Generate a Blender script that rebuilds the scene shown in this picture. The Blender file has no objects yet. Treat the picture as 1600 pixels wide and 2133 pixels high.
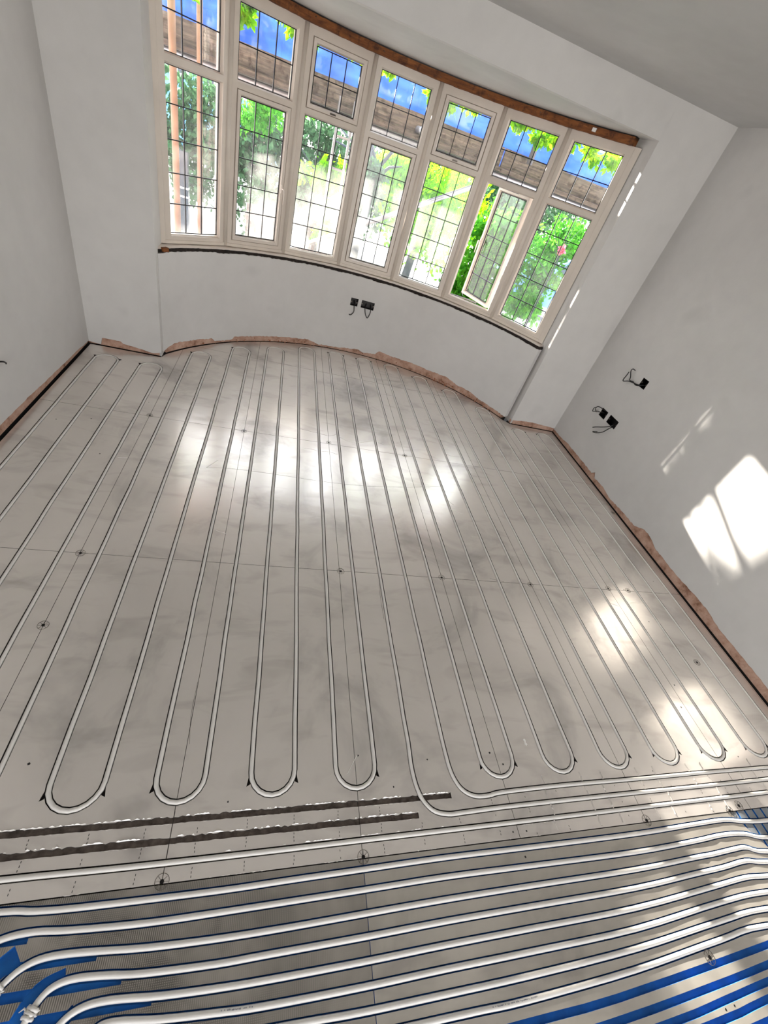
import bpy, bmesh, math, random
from mathutils import Matrix, Vector
R_ = random.Random(7)
sc = bpy.context.scene

# ------------------------------------------------------------------ camera
cam = bpy.data.cameras.new('camera'); camo = bpy.data.objects.new('camera', cam)
sc.collection.objects.link(camo)
rx = (0.95273278, -0.13962704, 0.26982317)
ry = (0.10761575, -0.67544692, -0.72951374)
rz = (0.28411107, 0.72406888, -0.62849436)
M = Matrix.Identity(4)
for i in range(3):
    M[i][0] = rx[i]; M[i][1] = -ry[i]; M[i][2] = -rz[i]
M[0][3], M[1][3], M[2][3] = 0.0, 0.0, 1.726
camo.matrix_world = M
cam.sensor_fit = 'HORIZONTAL'; cam.sensor_width = 36.0
cam.lens = 886.94 / 1600 * 36.0
cam.clip_start = 0.02; cam.clip_end = 300
sc.camera = camo

# ------------------------------------------------------------------ light
SUN_DIR = Vector((0.375, -0.925, -0.185)).normalized()     # the way the sunlight travels
SUN_STRENGTH = 22.0
SKY_STRENGTH = 3.3
EXPOSURE = 1.07
w = bpy.data.worlds.new('world'); sc.world = w; w.use_nodes = True
nt = w.node_tree; nt.nodes.clear()
out = nt.nodes.new('ShaderNodeOutputWorld'); bg = nt.nodes.new('ShaderNodeBackground')
tc = nt.nodes.new('ShaderNodeTexCoord'); sep = nt.nodes.new('ShaderNodeSeparateXYZ')
rmp = nt.nodes.new('ShaderNodeValToRGB')
nt.links.new(tc.outputs['Generated'], sep.inputs[0]); nt.links.new(sep.outputs['Z'], rmp.inputs[0])
rmp.color_ramp.elements[0].position = 0.0; rmp.color_ramp.elements[0].color = (1.0, 0.975, 0.94, 1)
rmp.color_ramp.elements[1].position = 0.7; rmp.color_ramp.elements[1].color = (0.82, 0.88, 1.0, 1)
nt.links.new(rmp.outputs[0], bg.inputs['Color']); bg.inputs['Strength'].default_value = SKY_STRENGTH
nt.links.new(bg.outputs[0], out.inputs[0])
sun = bpy.data.lights.new('sun', 'SUN'); suno = bpy.data.objects.new('sun', sun)
sun.energy = SUN_STRENGTH; sun.angle = math.radians(0.7); sun.color = (1.0, 0.93, 0.82)
suno.rotation_euler = SUN_DIR.to_track_quat('-Z', 'Y').to_euler(); suno.location = (-6, 14, 8)
sc.collection.objects.link(suno)
def portal(name, loc, rot, sx, sy):
    l = bpy.data.lights.new(name, 'AREA'); l.shape = 'RECTANGLE'; l.size = sx; l.size_y = sy
    l.cycles.is_portal = True
    o = bpy.data.objects.new(name, l); o.location = loc; o.rotation_euler = rot
    sc.collection.objects.link(o)
portal('sky_portal_rear', (0.75, -3.25, 0.98), (math.radians(90), 0, 0), 4.0, 1.95)
portal('sky_portal_bay', (0.72, 4.75, 1.5), (math.radians(-90), 0, 0), 3.4, 1.6)
vs = sc.view_settings
sc.display_settings.display_device = 'sRGB'
vs.view_transform = 'Standard'; vs.look = 'None'; vs.gamma = 1.0; vs.use_curve_mapping = False
vs.exposure = EXPOSURE
sc.cycles.max_bounces = 10; sc.cycles.diffuse_bounces = 6; sc.cycles.glossy_bounces = 4
sc.cycles.transparent_max_bounces = 24; sc.cycles.transmission_bounces = 6
sc.cycles.use_denoising = True; sc.cycles.sample_clamp_indirect = 8.0
sc.cycles.caustics_reflective = False; sc.cycles.caustics_refractive = False

# ------------------------------------------------------------------ helpers
def lin(c):
    return tuple(((v / 255) / 12.92 if v / 255 <= 0.04045 else ((v / 255 + 0.055) / 1.055) ** 2.4) for v in c) + (1,)
class NT:
    def __init__(s, name):
        s.m = bpy.data.materials.new(name); s.m.use_nodes = True
        s.t = s.m.node_tree; s.t.nodes.clear(); s.out = s.n('ShaderNodeOutputMaterial')
    def n(s, ty, **kw):
        x = s.t.nodes.new(ty)
        for k, v in kw.items(): setattr(x, k, v)
        return x
    def l(s, a, b): s.t.links.new(a, b)
    def coord(s, scale=(1, 1, 1)):
        g = s.n('ShaderNodeNewGeometry'); mp = s.n('ShaderNodeMapping'); mp.inputs['Scale'].default_value = scale
        s.l(g.outputs['Position'], mp.inputs[0]); return mp.outputs[0]
    def noise(s, scale=5, detail=4, stretch=(1, 1, 1), rough=0.55, dist=0.0):
        x = s.n('ShaderNodeTexNoise'); x.inputs['Scale'].default_value = scale
        x.inputs['Detail'].default_value = detail; x.inputs['Roughness'].default_value = rough
        x.inputs['Distortion'].default_value = dist
        s.l(s.coord(stretch), x.inputs['Vector']); return x.outputs['Fac']
    def ramp(s, fac, stops):
        r = s.n('ShaderNodeValToRGB'); e = r.color_ramp.elements
        e[0].position, e[0].color = stops[0]; e[1].position, e[1].color = stops[-1]
        for p, c in stops[1:-1]:
            q = e.new(p); q.color = c
        s.l(fac, r.inputs[0]); return r.outputs[0]
    def bump(s, h, strength=0.2, dist=0.01):
        b = s.n('ShaderNodeBump'); b.inputs['Strength'].default_value = strength; b.inputs['Distance'].default_value = dist
        s.l(h, b.inputs['Height']); return b.outputs[0]
    def bsdf(s, **kw):
        b = s.n('ShaderNodeBsdfPrincipled')
        for k, v in kw.items():
            k = {'color': 'Base Color', 'rough': 'Roughness', 'metal': 'Metallic', 'spec': 'Specular IOR Level', 'normal': 'Normal'}[k]
            if hasattr(v, 'is_output'): s.l(v, b.inputs[k])
            else: b.inputs[k].default_value = v
        return b
    def done(s, sh):
        s.l(sh, s.out.inputs[0]); return s.m
def simple(name, c, rough=0.6, metal=0.0, spec=0.5, var=0.0, vs_=8, bump=0.0, bs=60):
    t = NT(name); col = lin(c)
    kw = dict(color=col, rough=rough, metal=metal, spec=spec)
    if var:
        a = tuple(max(0, v * (1 - var)) for v in col[:3]) + (1,); b = tuple(min(1, v * (1 + var)) for v in col[:3]) + (1,)
        kw['color'] = t.ramp(t.noise(vs_, 5), [(0.3, a), (0.7, b)])
    if bump: kw['normal'] = t.bump(t.noise(bs, 5), bump, 0.004)
    return t.done(t.bsdf(**kw).outputs[0])

def m_plaster(name, c1, c2):
    t = NT(name)
    big = t.noise(1.3, 6, rough=0.6); fine = t.noise(9, 6)
    mx = t.n('ShaderNodeMix', data_type='RGBA'); mx.inputs[0].default_value = 0.35
    a = t.ramp(big, [(0.3, lin(c1)), (0.68, lin(c2))]); b = t.ramp(fine, [(0.25, lin(c1)), (0.75, lin(c2))])
    t.l(a, mx.inputs[6]); t.l(b, mx.inputs[7])
    # a few grey trowel smudges
    sm = t.ramp(t.noise(2.6, 3, rough=0.4), [(0.66, (1, 1, 1, 1)), (0.8, (0.84, 0.84, 0.84, 1))])
    m2 = t.n('ShaderNodeMix', data_type='RGBA', blend_type='MULTIPLY'); m2.inputs[0].default_value = 1
    t.l(mx.outputs[2], m2.inputs[6]); t.l(sm, m2.inputs[7])
    return t.done(t.bsdf(color=m2.outputs[2], rough=0.62, spec=0.35, normal=t.bump(t.noise(6, 5), 0.12, 0.01)).outputs[0])
PLASTER = m_plaster('skimmed_plaster', (204, 202, 200), (219, 217, 215))
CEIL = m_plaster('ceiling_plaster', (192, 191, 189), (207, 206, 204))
def m_undercoat():
    t = NT('pink_undercoat')
    c = t.ramp(t.noise(11, 6, rough=0.7), [(0.3, lin((128, 88, 66))), (0.46, lin((186, 148, 128))), (0.62, lin((205, 170, 152))), (0.8, lin((196, 176, 150)))])
    return t.done(t.bsdf(color=c, rough=0.9, normal=t.bump(t.noise(70, 6), 0.5, 0.006)).outputs[0])
UNDER = m_undercoat()
def m_foil(name, c1, c2, c3, ribs=False, gloss=0.56):
    t = NT(name)
    # handling dirt: large smudges and fine scuffs
    sm = t.noise(2.1, 5, (1, 1, 1), 0.6, 0.6)
    col = t.ramp(sm, [(0.30, lin(c3)), (0.46, lin(c1)), (0.75, lin(c2))])
    sc_ = t.noise(3.7, 3, (0.8, 2.4, 1), 0.5, 0.8)
    d2 = t.n('ShaderNodeMapRange'); d2.inputs['From Min'].default_value = 0.54; d2.inputs['From Max'].default_value = 0.74; d2.inputs['To Max'].default_value = 0.30
    t.l(sc_, d2.inputs[0])
    mm = t.n('ShaderNodeMix', data_type='RGBA'); t.l(d2.outputs[0], mm.inputs[0])
    t.l(col, mm.inputs[6]); mm.inputs[7].default_value = lin((132, 124, 124)); col = mm.outputs[2]
    g = t.n('ShaderNodeNewGeometry'); sp = t.n('ShaderNodeSeparateXYZ'); t.l(g.outputs['Position'], sp.inputs[0])
    wav = t.noise(3.0, 3, (0.35, 2.0, 1), 0.5); scr = t.noise(60, 3, (0.10, 1.0, 1), 0.6)
    ad = t.n('ShaderNodeMath', operation='MULTIPLY_ADD'); t.l(scr, ad.inputs[0]); ad.inputs[1].default_value = 0.06; t.l(wav, ad.inputs[2])
    h = ad.outputs[0]
    if ribs:
        # woven scrim under the foil: close ribs across, weaker ones along, only where the foil has sunk in
        wv = t.n('ShaderNodeTexWave', wave_type='BANDS', bands_direction='X'); wv.inputs['Scale'].default_value = 62
        wv.inputs['Distortion'].default_value = 0.25; wv.inputs['Detail'].default_value = 1; wv.inputs['Detail Scale'].default_value = 0.3
        t.l(t.coord(), wv.inputs['Vector'])
        wy = t.n('ShaderNodeTexWave', wave_type='BANDS', bands_direction='Y'); wy.inputs['Scale'].default_value = 75
        t.l(t.coord(), wy.inputs['Vector'])
        nz = t.noise(5.5, 3); ma = t.n('ShaderNodeMapRange'); ma.inputs['From Min'].default_value = 0.45; ma.inputs['From Max'].default_value = -0.15
        t.l(sp.outputs['X'], ma.inputs[0])
        mr = t.n('ShaderNodeMapRange'); mr.inputs['From Min'].default_value = 0.36; mr.inputs['From Max'].default_value = 0.56
        t.l(nz, mr.inputs[0]); pr = t.n('ShaderNodeMath', operation='MULTIPLY'); t.l(ma.outputs[0], pr.inputs[0]); t.l(mr.outputs[0], pr.inputs[1])
        nz2 = t.ramp(t.noise(9, 2), [(0.45, (0, 0, 0, 1)), (0.6, (1, 1, 1, 1))])
        my = t.n('ShaderNodeMath', operation='MULTIPLY'); t.l(wy.outputs['Fac'], my.inputs[0]); t.l(nz2, my.inputs[1])
        mxx = t.n('ShaderNodeMath', operation='MAXIMUM'); t.l(wv.outputs['Fac'], mxx.inputs[0]); t.l(my.outputs[0], mxx.inputs[1])
        amt = t.n('ShaderNodeMath', operation='MULTIPLY'); t.l(pr.outputs[0], amt.inputs[0]); t.l(mxx.outputs[0], amt.inputs[1])
        am2 = t.n('ShaderNodeMath', operation='MULTIPLY'); t.l(amt.outputs[0], am2.inputs[0]); am2.inputs[1].default_value = 0.75
        m3 = t.n('ShaderNodeMix', data_type='RGBA'); t.l(am2.outputs[0], m3.inputs[0]); t.l(col, m3.inputs[6]); m3.inputs[7].default_value = lin((48, 44, 42))
        col = m3.outputs[2]
    nrm = t.bump(h, 0.14, 0.012)
    b1 = t.bsdf(color=col, rough=0.55, metal=0.25, spec=0.4, normal=nrm)
    gl = t.n('ShaderNodeBsdfGlossy'); t.l(col, gl.inputs[0]); t.l(nrm, gl.inputs['Normal'])
    gl.inputs['Roughness'].default_value = 0.225
    mix = t.n('ShaderNodeMixShader'); mix.inputs[0].default_value = gloss
    t.l(b1.outputs[0], mix.inputs[1]); t.l(gl.outputs[0], mix.inputs[2])
    return t.done(mix.outputs[0])
FOIL = m_foil('foil_facing', (232, 226, 220), (242, 236, 230), (196, 191, 188))
FOIL2 = m_foil('scrim_foil_facing', (164, 159, 151), (188, 182, 173), (138, 134, 127), ribs=True, gloss=0.45)
FOIL2B = m_foil('smooth_scrim_foil', (186, 181, 172), (202, 196, 187), (160, 155, 148), gloss=0.48)
FOIL3 = simple('dull_grey_foil', (128, 134, 140), 0.5, 0.3, var=0.1)
GROOVE = simple('cut_insulation_dark', (62, 58, 56), 0.9, var=0.4, vs_=30)
TORN = simple('scraped_grey_foam', (104, 94, 88), 0.95, var=0.45, vs_=45, bump=0.5)
GROOVEB = simple('blue_insulation_foam', (4, 104, 184), 0.7, var=0.25, vs_=14)
PIPE = simple('white_pipe_plastic', (220, 217, 212), 0.33, spec=0.5, var=0.03, vs_=20)
INK = simple('grey_print_ink', (110, 112, 124), 0.7)
FRAME = simple('cream_frame_paint', (214, 204, 193), 0.38, spec=0.5, var=0.05, vs_=6, bump=0.05, bs=30)
SASHM = simple('cream_sash_paint', (219, 209, 199), 0.34, spec=0.5, var=0.03, vs_=6)
GASKET = simple('black_gasket', (14, 13, 14), 0.5)
LEAD = simple('lead_came', (38, 38, 42), 0.35, metal=0.5)
WOOD = None
def m_wood(name, c1, c2, c3, st=(1, 1, 10)):
    t = NT(name)
    n1 = t.noise(6, 6, st, 0.65, 0.4); n2 = t.noise(14, 5, (1, 1, 1), 0.7)
    a = t.ramp(n1, [(0.3, lin(c1)), (0.5, lin(c2)), (0.7, lin(c3))])
    d = t.ramp(n2, [(0.36, (0.25, 0.2, 0.18, 1)), (0.5, (1, 1, 1, 1))])
    mm = t.n('ShaderNodeMix', data_type='RGBA', blend_type='MULTIPLY'); mm.inputs[0].default_value = 0.8
    t.l(a, mm.inputs[6]); t.l(d, mm.inputs[7])
    return t.done(t.bsdf(color=mm.outputs[2], rough=0.75, normal=t.bump(n1, 0.4, 0.006)).outputs[0])
WOOD = m_wood('old_brown_timber', (84, 44, 16), (122, 70, 28), (150, 94, 44), (1, 1, 7))
BOARDM = m_wood('weathered_scaffold_board', (66, 60, 58), (96, 87, 82), (124, 112, 104), (0.6, 6, 9))
FENCEM = m_wood('grey_fence_boards', (92, 82, 84), (120, 108, 108), (142, 130, 128), (8, 8, 0.8))
BLACKM = simple('black_holes_and_shade', (10, 9, 9), 0.5)  # black of slits and holes, and painted shade in the head gap
BOXM = simple('steel_with_box_shade', (26, 24, 24), 0.4, metal=0.6)  # steel darkened with the shade inside the recessed boxes
CABLE = simple('black_cable', (12, 11, 12), 0.4)
COPPER = simple('copper_core', (176, 104, 60), 0.3, metal=0.9)
STEEL = simple('galvanised_tube', (150, 152, 158), 0.4, metal=0.7, var=0.15)
SCREW = simple('zinc_screw', (96, 90, 84), 0.35, metal=0.9)
RUST = simple('rusted_tube', (150, 118, 98), 0.7, var=0.2)
PAVE = simple('pale_paving', (196, 190, 182), 0.9, var=0.12, vs_=1.5)
SOILM = simple('dark_subfloor', (26, 22, 20), 0.95, var=0.3)
BRICKM = simple('far_wall_brick', (176, 152, 146), 0.9, var=0.2, vs_=5)
BLUEW = simple('light_blue_paint', (104, 172, 226), 0.7, var=0.08)
WHITEP = simple('white_paint', (236, 234, 230), 0.5)
BLUECAR = simple('blue_car_paint', (88, 134, 210), 0.25, spec=0.6)
DARKG = simple('dark_glass', (40, 54, 66), 0.15)
TYRE = simple('tyre_rubber', (24, 24, 26), 0.8)
BARK = simple('dark_bark', (58, 66, 72), 0.9, var=0.35, vs_=12, bump=0.5)
BARKP = simple('pale_bark', (150, 146, 130), 0.9, var=0.3, vs_=9)
PINKM = simple('pink_petals', (226, 120, 138), 0.7, var=0.25, vs_=9)
def m_leaf(name, c1, c2, c3, tr=0.5):
    t = NT(name)
    c = t.ramp(t.noise(7, 4, rough=0.7), [(0.3, lin(c1)), (0.5, lin(c2)), (0.72, lin(c3))])
    d = t.n('ShaderNodeBsdfDiffuse'); t.l(c, d.inputs[0]); tl = t.n('ShaderNodeBsdfTranslucent'); t.l(c, tl.inputs[0])
    mx = t.n('ShaderNodeMixShader'); mx.inputs[0].default_value = tr; t.l(d.outputs[0], mx.inputs[1]); t.l(tl.outputs[0], mx.inputs[2])
    return t.done(mx.outputs[0])
LEAFY = m_leaf('sunlit_yellow_green_leaf', (70, 140, 18), (128, 196, 24), (206, 226, 46), 0.6)
LEAFG = m_leaf('fresh_green_leaf', (40, 104, 34), (78, 156, 44), (122, 186, 66), 0.5)
LEAFD = m_leaf('dull_dark_green_leaf', (44, 78, 52), (74, 112, 76), (112, 142, 104), 0.3)
def m_tarp():
    t = NT('blue_sheeting'); c = t.ramp(t.noise(2.2, 4, (1, 1, 3)), [(0.35, lin((70, 112, 196))), (0.7, lin((104, 146, 216)))])
    d = t.n('ShaderNodeBsdfDiffuse'); t.l(c, d.inputs[0]); tl = t.n('ShaderNodeBsdfTranslucent'); t.l(c, tl.inputs[0])
    mx = t.n('ShaderNodeMixShader'); mx.inputs[0].default_value = 0.5; t.l(d.outputs[0], mx.inputs[1]); t.l(tl.outputs[0], mx.inputs[2])
    return t.done(mx.outputs[0])
TARP = m_tarp()
def m_glass(dust=0.085, name='dust_and_glare_glass'):
    t = NT(name)
    tr = t.n('ShaderNodeBsdfTransparent'); gl = t.n('ShaderNodeBsdfGlossy'); gl.inputs['Roughness'].default_value = 0.03
    fr = t.n('ShaderNodeFresnel'); gb = t.n('ShaderNodeNewGeometry'); io = t.n('ShaderNodeMapRange')
    io.inputs['To Min'].default_value = 1.45; io.inputs['To Max'].default_value = 1 / 1.45; t.l(gb.outputs['Backfacing'], io.inputs[0]); t.l(io.outputs[0], fr.inputs[0])
    m1 = t.n('ShaderNodeMixShader'); t.l(fr.outputs[0], m1.inputs[0]); t.l(tr.outputs[0], m1.inputs[1]); t.l(gl.outputs[0], m1.inputs[2])
    du = t.n('ShaderNodeBsdfTranslucent'); du.inputs[0].default_value = (0.95, 0.95, 0.95, 1)
    g = t.n('ShaderNodeNewGeometry'); sp = t.n('ShaderNodeSeparateXYZ'); t.l(g.outputs['Position'], sp.inputs[0])
    # dust haze thicker on the lower panes, their white glare put into it
    mr = t.n('ShaderNodeMapRange'); mr.inputs['From Min'].default_value = 1.65; mr.inputs['From Max'].default_value = 0.9
    mr.inputs['To Min'].default_value = min(0.02, dust); mr.inputs['To Max'].default_value = dust; t.l(sp.outputs['Z'], mr.inputs[0])
    nz = t.ramp(t.noise(3.2, 5, (1, 1, 0.7), 0.6), [(0.36, (0.15, 0.15, 0.15, 1)), (0.66, (1, 1, 1, 1))])
    mu = t.n('ShaderNodeMath', operation='MULTIPLY'); t.l(mr.outputs[0], mu.inputs[0]); t.l(nz, mu.inputs[1])
    m2 = t.n('ShaderNodeMixShader'); t.l(mu.outputs[0], m2.inputs[0]); t.l(m1.outputs[0], m2.inputs[1]); t.l(du.outputs[0], m2.inputs[2])
    return t.done(m2.outputs[0])
GLASS = m_glass()
CLEAR = m_glass(0.004, 'clean_window_glass')

COL = sc.collection
def link(name, me, mats=(), parent=None, **props):
    o = bpy.data.objects.new(name, me); COL.objects.link(o)
    for m_ in ([mats] if not isinstance(mats, (list, tuple)) else mats): me.materials.append(m_)
    if parent is not None: o.parent = parent
    for k, v in props.items(): o[k] = v
    return o
def empty(name, loc=(0, 0, 0), rotz=0.0, parent=None, **props):
    o = bpy.data.objects.new(name, None); COL.objects.link(o); o.empty_display_size = 0.05
    o.location = loc; o.rotation_euler = (0, 0, rotz)
    if parent is not None: o.parent = parent
    for k, v in props.items(): o[k] = v
    return o
class MB:
    def __init__(s): s.v = []; s.f = []; s.mi = []
    def face(s, pts, mi=0):
        b = len(s.v); s.v += [tuple(p) for p in pts]; s.f.append(tuple(range(b, b + len(pts)))); s.mi.append(mi)
    def box(s, c, d, mi=0, rot=None):
        b = len(s.v)
        for i in (-1, 1):
            for j in (-1, 1):
                for k in (-1, 1):
                    p = Vector((i * d[0] / 2, j * d[1] / 2, k * d[2] / 2))
                    if rot is not None: p = rot @ p
                    s.v.append(tuple(Vector(c) + p))
        for f in ((0, 1, 3, 2), (4, 6, 7, 5), (0, 4, 5, 1), (2, 3, 7, 6), (0, 2, 6, 4), (1, 5, 7, 3)):
            s.f.append(tuple(b + q for q in f)); s.mi.append(mi)
    def prism(s, poly, z0, z1, mi=0):
        n = len(poly); b = len(s.v)
        s.v += [(p[0], p[1], z0) for p in poly] + [(p[0], p[1], z1) for p in poly]
        s.f.append(tuple(b + n - 1 - i for i in range(n))); s.f.append(tuple(b + n + i for i in range(n))); s.mi += [mi, mi]
        for i in range(n):
            j = (i + 1) % n; s.f.append((b + i, b + j, b + n + j, b + n + i)); s.mi.append(mi)
    def tube(s, pts, r, n=8, mi=0, caps=True, closed=False):
        pts = [Vector(p) for p in pts]; b = len(s.v); up = Vector((0, 0, 1)); N = len(pts)
        prev = None
        for i, p in enumerate(pts):
            if closed: t = pts[(i + 1) % N] - pts[i - 1]
            else: t = pts[min(i + 1, N - 1)] - pts[max(i - 1, 0)]
            t.normalize()
            if prev is None:
                a = up if abs(t.z) < 0.9 else Vector((1, 0, 0)); u = t.cross(a).normalized()
            else:
                u = (prev - t * prev.dot(t)).normalized()
            prev = u; v_ = t.cross(u); rr = r[i] if isinstance(r, (list, tuple)) else r
            for k in range(n):
                a_ = 2 * math.pi * k / n; s.v.append(tuple(p + (u * math.cos(a_) + v_ * math.sin(a_)) * rr))
        for i in range(N if closed else N - 1):
            j = (i + 1) % N
            for k in range(n):
                k2 = (k + 1) % n; s.f.append((b + i * n + k, b + i * n + k2, b + j * n + k2, b + j * n + k)); s.mi.append(mi)
        if caps and not closed:
            s.f.append(tuple(b + n - 1 - k for k in range(n))); s.f.append(tuple(b + (N - 1) * n + k for k in range(n))); s.mi += [mi, mi]
    def sweep_rect(s, pts, wd, z0, z1):
        pts = [Vector((p[0], p[1])) for p in pts]; N = len(pts); b = len(s.v)
        for i, p in enumerate(pts):
            t = pts[min(i + 1, N - 1)] - pts[max(i - 1, 0)]; t.normalize(); n_ = Vector((-t.y, t.x))
            wa, wb = (wd[i] if isinstance(wd, (list, tuple)) else (wd / 2, wd / 2))
            a = p + n_ * wa; c = p - n_ * wb
            s.v += [(a.x, a.y, z0), (c.x, c.y, z0), (c.x, c.y, z1), (a.x, a.y, z1)]
        for i in range(N - 1):
            for k in range(4):
                k2 = (k + 1) % 4; s.f.append((b + i * 4 + k, b + i * 4 + k2, b + (i + 1) * 4 + k2, b + (i + 1) * 4 + k)); s.mi.append(0)
        s.f.append((b + 3, b + 2, b + 1, b)); s.f.append(tuple(b + (N - 1) * 4 + k for k in range(4))); s.mi += [0, 0]
    def mesh(s, name='m', smooth=False, fix=True):
        me = bpy.data.meshes.new(name); me.from_pydata(s.v, [], s.f); me.polygons.foreach_set('material_index', s.mi)
        if fix:
            bm = bmesh.new(); bm.from_mesh(me); bmesh.ops.recalc_face_normals(bm, faces=bm.faces); bm.to_mesh(me); bm.free()
        if smooth: me.polygons.foreach_set('use_smooth', [True] * len(me.polygons))
        me.update(); return me
    def build(s, name, mats, parent=None, smooth=False, fix=True, **props):
        return link(name, s.mesh(name, smooth, fix), mats, parent, **props)
def baked(me, cutters, name):
    """cut meshes out of a mesh and return the resulting mesh"""
    o = bpy.data.objects.new('tmp', me); COL.objects.link(o); cs = []
    for c in cutters:
        co = bpy.data.objects.new('tmpc', c); COL.objects.link(co); cs.append(co)
        md = o.modifiers.new('b', 'BOOLEAN'); md.operation = 'DIFFERENCE'; md.solver = 'EXACT'; md.object = co
    dg = bpy.context.evaluated_depsgraph_get(); dg.update()
    r = bpy.data.meshes.new_from_object(o.evaluated_get(dg)); r.name = name
    for x in [o] + cs: bpy.data.objects.remove(x, do_unlink=True)
    return r
def smoothpath(P, n=6):
    """Catmull-Rom through points"""
    P = [Vector(p) for p in P]; Q = [P[0] * 2 - P[1]] + P + [P[-1] * 2 - P[-2]]; o = []
    for i in range(1, len(Q) - 2):
        for k in range(n):
            t = k / n; a, b, c, d = Q[i - 1:i + 3]
            o.append(0.5 * ((2 * b) + (c - a) * t + (2 * a - 5 * b + 4 * c - d) * t * t + (3 * b - a - 3 * c + d) * t ** 3))
    o.append(P[-1]); return o

# ------------------------------------------------------------------ room numbers
XL, XR, YF = -1.375, 2.88, 3.58          # side walls and front wall
BC = (0.72, 2.69); RW = 1.845; RF = 1.92  # bow: centre, wall face radius, frame radius
BXL, BXR = -0.867, 2.36                   # bow opening
ZC, ZS = 2.475, 2.258                     # ceiling and bow soffit
def arc(r, a0, a1, n):
    return [(BC[0] + r * math.sin(math.radians(a0 + (a1 - a0) * i / n)), BC[1] + r * math.cos(math.radians(a0 + (a1 - a0) * i / n))) for i in range(n + 1)]

# ------------------------------------------------------------------ floor boards
def clip(poly, x0, x1, y0, y1):
    def cl(P, ins, inter):
        o = []
        for i in range(len(P)):
            a, b = P[i - 1], P[i]
            if ins(b):
                if not ins(a): o.append(inter(a, b))
                o.append(b)
            elif ins(a): o.append(inter(a, b))
        return o
    def ix(x): return lambda a, b: (x, a[1] + (b[1] - a[1]) * (x - a[0]) / (b[0] - a[0]))
    def iy(y): return lambda a, b: (a[0] + (b[0] - a[0]) * (y - a[1]) / (b[1] - a[1]), y)
    P = poly
    for ins, it in ((lambda p: p[0] >= x0, ix(x0)), (lambda p: p[0] <= x1, ix(x1)), (lambda p: p[1] >= y0, iy(y0)), (lambda p: p[1] <= y1, iy(y1))):
        P = cl(P, ins, it)
        if not P: return []
    q = []
    for p in P:
        if not q or (abs(p[0] - q[-1][0]) + abs(p[1] - q[-1][1])) > 1e-5: q.append(p)
    if len(q) > 1 and abs(q[0][0] - q[-1][0]) + abs(q[0][1] - q[-1][1]) < 1e-5: q.pop()
    return q
GAP = 0.013
ROOM = [(XL + GAP, -3.2), (XL + GAP, YF - GAP), (BXL - 0.0, YF - GAP)] + arc(RW - GAP, -59.0, 59.0, 40) + [(BXR, YF - GAP), (XR - GAP - 0.002, YF - GAP), (XR - GAP - 0.006, 0.55), (4.3, 0.55), (4.3, -3.2)]
floor = MB()
floor.box((1.3, 0.8, -0.09), (6.4, 8.4, 0.06))
FLOOR = floor.build('floor', SOILM, kind='structure')

LX0, LS = 0.2289, 0.15
def lx(i): return LX0 + LS * i
farY = {-9: 3.436, -7: 3.434, -5: 3.809, -3: 4.077, -1: 4.24, 1: 4.405, 3: 4.44, 5: 4.44, 7: 4.42, 9: 4.269, 11: 4.085, 13: 3.806, 15: 3.488, 17: 3.492}
# far turns join legs (k-1, k); near turns join (k, k+1) at Y 0.45
def uturn(xa, xb, y, s):        # from xa to xb, half circle bulging to s*Y
    c = (xa + xb) / 2; r = abs(xb - xa) / 2; d = 1 if xb > xa else -1
    return [(c - d * r * math.cos(a), y - s * r + s * r * math.sin(a)) for a in [math.pi * k / 10 for k in range(11)]]
def leg(i, ya, yb):
    n = max(3, int(abs(yb - ya) / 0.17)); o = []
    for k in range(1, n):
        o.append((lx(i) + R_.uniform(-0.0016, 0.0016), ya + (yb - ya) * k / n))
    return o
NY = 0.455
def snake(start, stop, step):
    """serpentine from leg start to leg stop; legs start with their near end"""
    P = []; i = start; up = True
    while True:
        lo, hi = (i - 1, i) if (i - 1) in [] else (0, 0)
        k = i if (i % 2 != 0) else i + 1            # far turn key: odd leg of the pair (even, odd)
        top = farY[k] - 0.075; bot = NY + 0.075
        P += leg(i, bot, top) if up else leg(i, top, bot)
        if i == stop: return P
        j = i + step
        if up: P += uturn(lx(i), lx(j), farY[k], 1)
        else: P += uturn(lx(i), lx(j), NY, -1)
        i = j; up = not up
def bendq(pts, n=5): return [(v.x, v.y) for v in smoothpath([Vector((p[0], p[1], 0)) for p in pts], n)]
# circuit right: header at Y .407 -> leg 4 ... leg 17
h1 = [(3.9, 0.405), (3.2, 0.406), (2.536, 0.406), (2.1, 0.408), (1.707, 0.407), (1.35, 0.408), (1.045, 0.403), (0.975, 0.396), (0.915, 0.398), (0.870, 0.420), (0.845, 0.458), (0.833, 0.51), (lx(4), 0.60)]
lastR = [(lx(17), 0.53), (lx(17) + 0.01, 0.49), (lx(17) + 0.04, 0.46), (lx(17) + 0.11, 0.452), (3.2, 0.452), (3.9, 0.452)]
pathR = bendq(h1, 4) + [p for p in snake(4, 17, 1) if True] + bendq(lastR, 3)
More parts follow.
